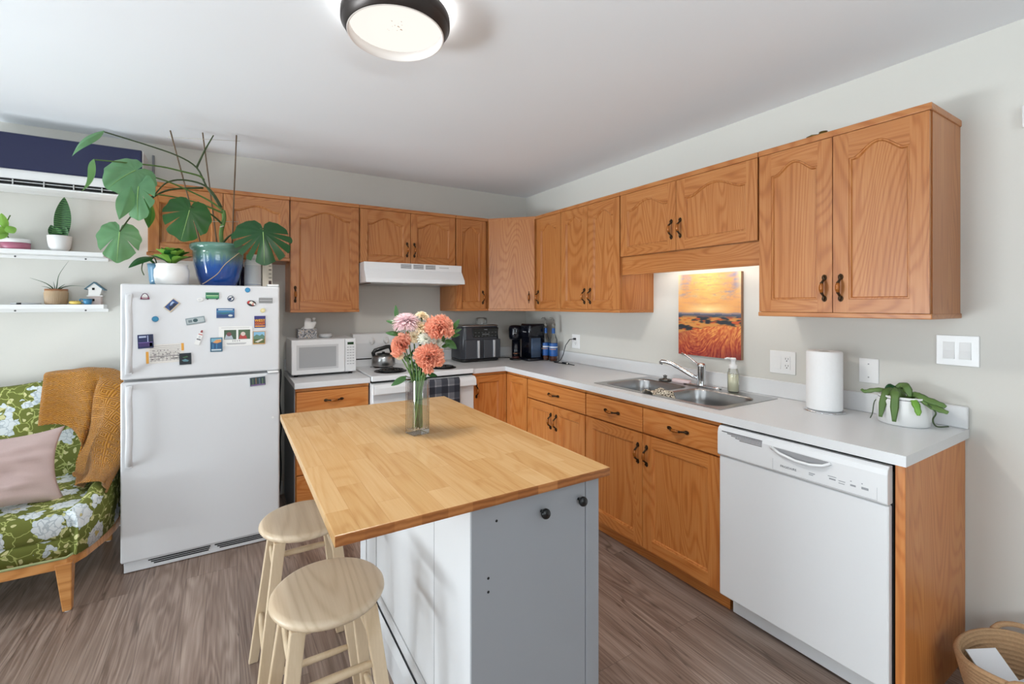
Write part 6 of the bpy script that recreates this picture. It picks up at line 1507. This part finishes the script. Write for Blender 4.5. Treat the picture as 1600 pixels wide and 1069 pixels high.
flower('white_flower','small white blossom under the right carnation',0.080,1.266,-0.01,0.024,'sml',WHF,(0.2,-0.8,0.5),(0.018,0.0),8)
flower('cream_flower','cream blossom left of the bouquet centre',-0.012,1.285,-0.01,0.028,'sml',CRM,(-0.2,-0.8,0.6),(-0.016,-0.012),9)
flower('cream_flower','small cream blossom under the left carnation',-0.066,1.212,-0.01,0.017,'sml',CRM,(-0.3,-0.8,0.3),(0.0,0.0),10)
flower('carnation_bud','half-open coral bud behind the right carnation',0.052,1.300,0.02,0.024,'carn',ORA,(0,-0.5,0.8),(0.01,0.012),12)
def sprig(label, pts, leaves, mat, foot, seed):
    c = at(*pts[-1]); t = thing('leafy_sprig', (c.x,c.y,IZ+0.02), label, 'foliage', 'cut flowers in the vase')
    b = at(foot[0], IZ+0.022, foot[1]); lip = at(max(-.022,min(.022,pts[0][0]*.3)), IZ+0.19, 0.006)
    P_ = [b, lip]+[at(*p) for p in pts]; build('stem', MB().tube(dens(P_), 0.0020, 6), STEMD, t)
    for (r,z,d),(r2,z2,d2),w in leaves:
        m = MB(); leaf(m, at(r,z,d), at(r2,z2,d2), -FV*0.8+Vector((0,0,0.6)), w, w_oval(), 0.12, 0.2, 16, 3, 0.1); build('leaf', m, mat, t)
LGREEN = leafmat('sprig_green', rgb(70,116,60), rgb(44,88,44), rgb(110,160,70))
sprig('leafy sprig reaching left of the pink bloom', [(-.05,1.24,.02),(-.078,1.31,.02),(-.085,1.345,.02)], [((-.080,1.335,.02),(-.125,1.343,.02),.020),((-.082,1.345,.02),(-.088,1.405,.02),.018),((-.078,1.315,.02),(-.112,1.275,.02),.024) if False else ((-.080,1.345,.02),(-.075,1.300,.0),.022),((-.070,1.290,.02),(-.128,1.297,.02),.022),((-.068,1.28,.02),(-.050,1.30,-.01),.020)], LGREEN, (0.016,0.016), 1)
sprig('leafy sprig reaching right towards the air fryer', [(.07,1.22,.01),(.115,1.29,.01),(.150,1.33,.01)], [((.135,1.31,.01),(.160,1.350,.01),.020),((.125,1.295,.01),(.168,1.312,.01),.018),((.120,1.285,.01),(.162,1.290,.01),.020),((.105,1.27,.01),(.150,1.235,.01),.032),((.10,1.26,.01),(.085,1.30,.01),.018),((.09,1.245,.01),(.125,1.25,.0),.018)], LGREEN, (-0.018,0.004), 2)
sprig('sprig with a single broad leaf hanging low on the left', [(-.035,1.13,-.01),(-.045,1.135,-.015)], [((-.040,1.132,-.012),(-.098,1.098,-.015),.028)], LGREEN, (0.0,-0.018), 3)
sprig('short dark sprig low on the right side', [(.035,1.14,-.01),(.055,1.145,-.015)], [((.040,1.142,-.012),(.078,1.135,-.015),.018),((.045,1.145,-.012),(.058,1.162,-.015),.018),((.02,1.15,0),(.005,1.18,-.01),.016)], MDK, (0.010,-0.016), 4)
for j in range(7):
    rd = random.Random(40+j); a = rd.uniform(-.05,.075); zt = rd.uniform(1.20,1.27)
    fx_ = rd.uniform(-.018,.018); fd_ = rd.uniform(-.018,.018)
    LB = ['thin leafy stem at the far left of the stem bundle','thin leafy stem left of the vase centre','thin leafy stem at the bundle centre','thin leafy stem right of the vase centre','thin leafy stem at the far right of the bundle','thin leafy stem behind the front carnation','thin leafy stem behind the white blossom'][j]
    a = [-.055,-.03,-.005,.02,.065,.045,.030][j]
    c = at(a, zt, 0.02); t = thing('green_stem', (c.x,c.y,IZ+0.02), LB, 'foliage', 'cut flowers in the vase')
    lip = at(a*0.3, IZ+0.19, 0.0); build('stem', MB().tube(dens([at(fx_,IZ+0.022,fd_), lip, at(a,zt,0.02)]), 0.0020, 6), STEM, t)
    for k in range(7):
        f = 0.08+0.14*k; b = lip.lerp(at(a,zt,0.02), f); s = -1 if k%2 else 1
        m = MB(); leaf(m, b, b+RV*s*rd.uniform(.012,.026)+Vector((0,0,rd.uniform(.012,.03)))-FV*rd.uniform(-.01,.014), -FV+Vector((0,0,.3)), 0.010, w_oval(), 0.1, 0.2, 8, 2, 0); build('leaf', m, [LGREEN, MDK, MG][j%3], t)

# ================================================================== BASKET
t = thing('woven_basket', (-0.265,-3.285,0), 'coiled tan rope basket with handles on the floor against the right wall', 'basket')
n = NT('coiled_rope'); v = n.obj((1,1,1), rnd=False)
f = n.noise(v, 160, 3, 0.7)
n.set(col=n.mix(f, rgb(196,162,124), rgb(152,116,82)), rough=0.9); n.bump(f, 0.5, 0.003); ROPE = n.m
gx, gy = -0.300, -3.288
mb = MB(); prof = []
NR = 18
for k in range(NR):      # coil by coil
    a = k/(NR-1); z = 0.010+0.222*a; r = 0.112+0.062*a**0.7
    prof += [(r,z-0.0062),(r+0.0055,z),(r,z+0.0062)]
inner = [(r-0.012,z) for r,z in prof[::-1] if z > 0.012]
mb.lathe([(0.001,0.001),(0.105,0.001)]+prof+[(0.168,0.2415)]+inner+[(0.001,0.016)], (gx,gy,0), 72)
for i, (x,y,z) in enumerate(mb.v):     # rim dips and swells like soft rope
    a = math.atan2(y-gy, x-gx); mb.v[i] = (x, y, z*(1+0.07*math.cos(2*(a-0.3)))) if z > 0.02 else (x,y,z)
build('bowl', mb, ROPE, t)
for s in (0.3, 0.3+PI):
    pts = []
    for k in range(9):
        b = -0.42+0.84*k/8; r = 0.176; e = math.sin(PI*k/8)
        pts.append((gx+(r+0.006*e)*math.cos(s+b), gy+(r+0.006*e)*math.sin(s+b), 0.243+0.034*e**0.6))
    build('handle', MB().tube(dens(pts, 2), 0.0085, 10), ROPE, t)
CARD = plain('white_card', rgb(232,234,238), 0.6)
def slab(name, c, U, V, w, h, th, label):
    U = Vector(U).normalized(); N = U.cross(Vector(V)).normalized(); V = N.cross(U); c = Vector(c); mb = MB()
    mb.prism([(-w/2,-h/2),(w/2,-h/2),(w/2,h/2),(-w/2,h/2)], 0, th, lambda a,b,d: tuple(c+U*a+V*b+N*d))
    return tag(build(name, mb, CARD, None, 0.001), label, 'paper')
slab('folded_paper', (-0.300,-3.214,0.160), (0.86,-0.5,0.05), (0.35,0.62,0.62), 0.105, 0.15, 0.004, 'large folded white paper standing in the basket')
slab('folded_paper', (-0.280,-3.296,0.115), (0.95,-0.25,0.0), (0.2,0.8,0.35), 0.12, 0.13, 0.003, 'smaller white card lying lower in the basket')
# --- fridge power cord in the gap
tag(build('fridge_cord', MB().tube(dens([(-2.205,-0.030,0.93),(-2.205,-0.05,0.88),(-2.213,-0.05,0.70),(-2.200,-0.05,0.55),(-2.21,-0.05,0.40),(-2.205,-0.06,0.2),(-2.22,-0.08,0.006)]), 0.0045, 8), BLACK), 'black cord hanging down the gap between fridge and cabinet', 'cord')
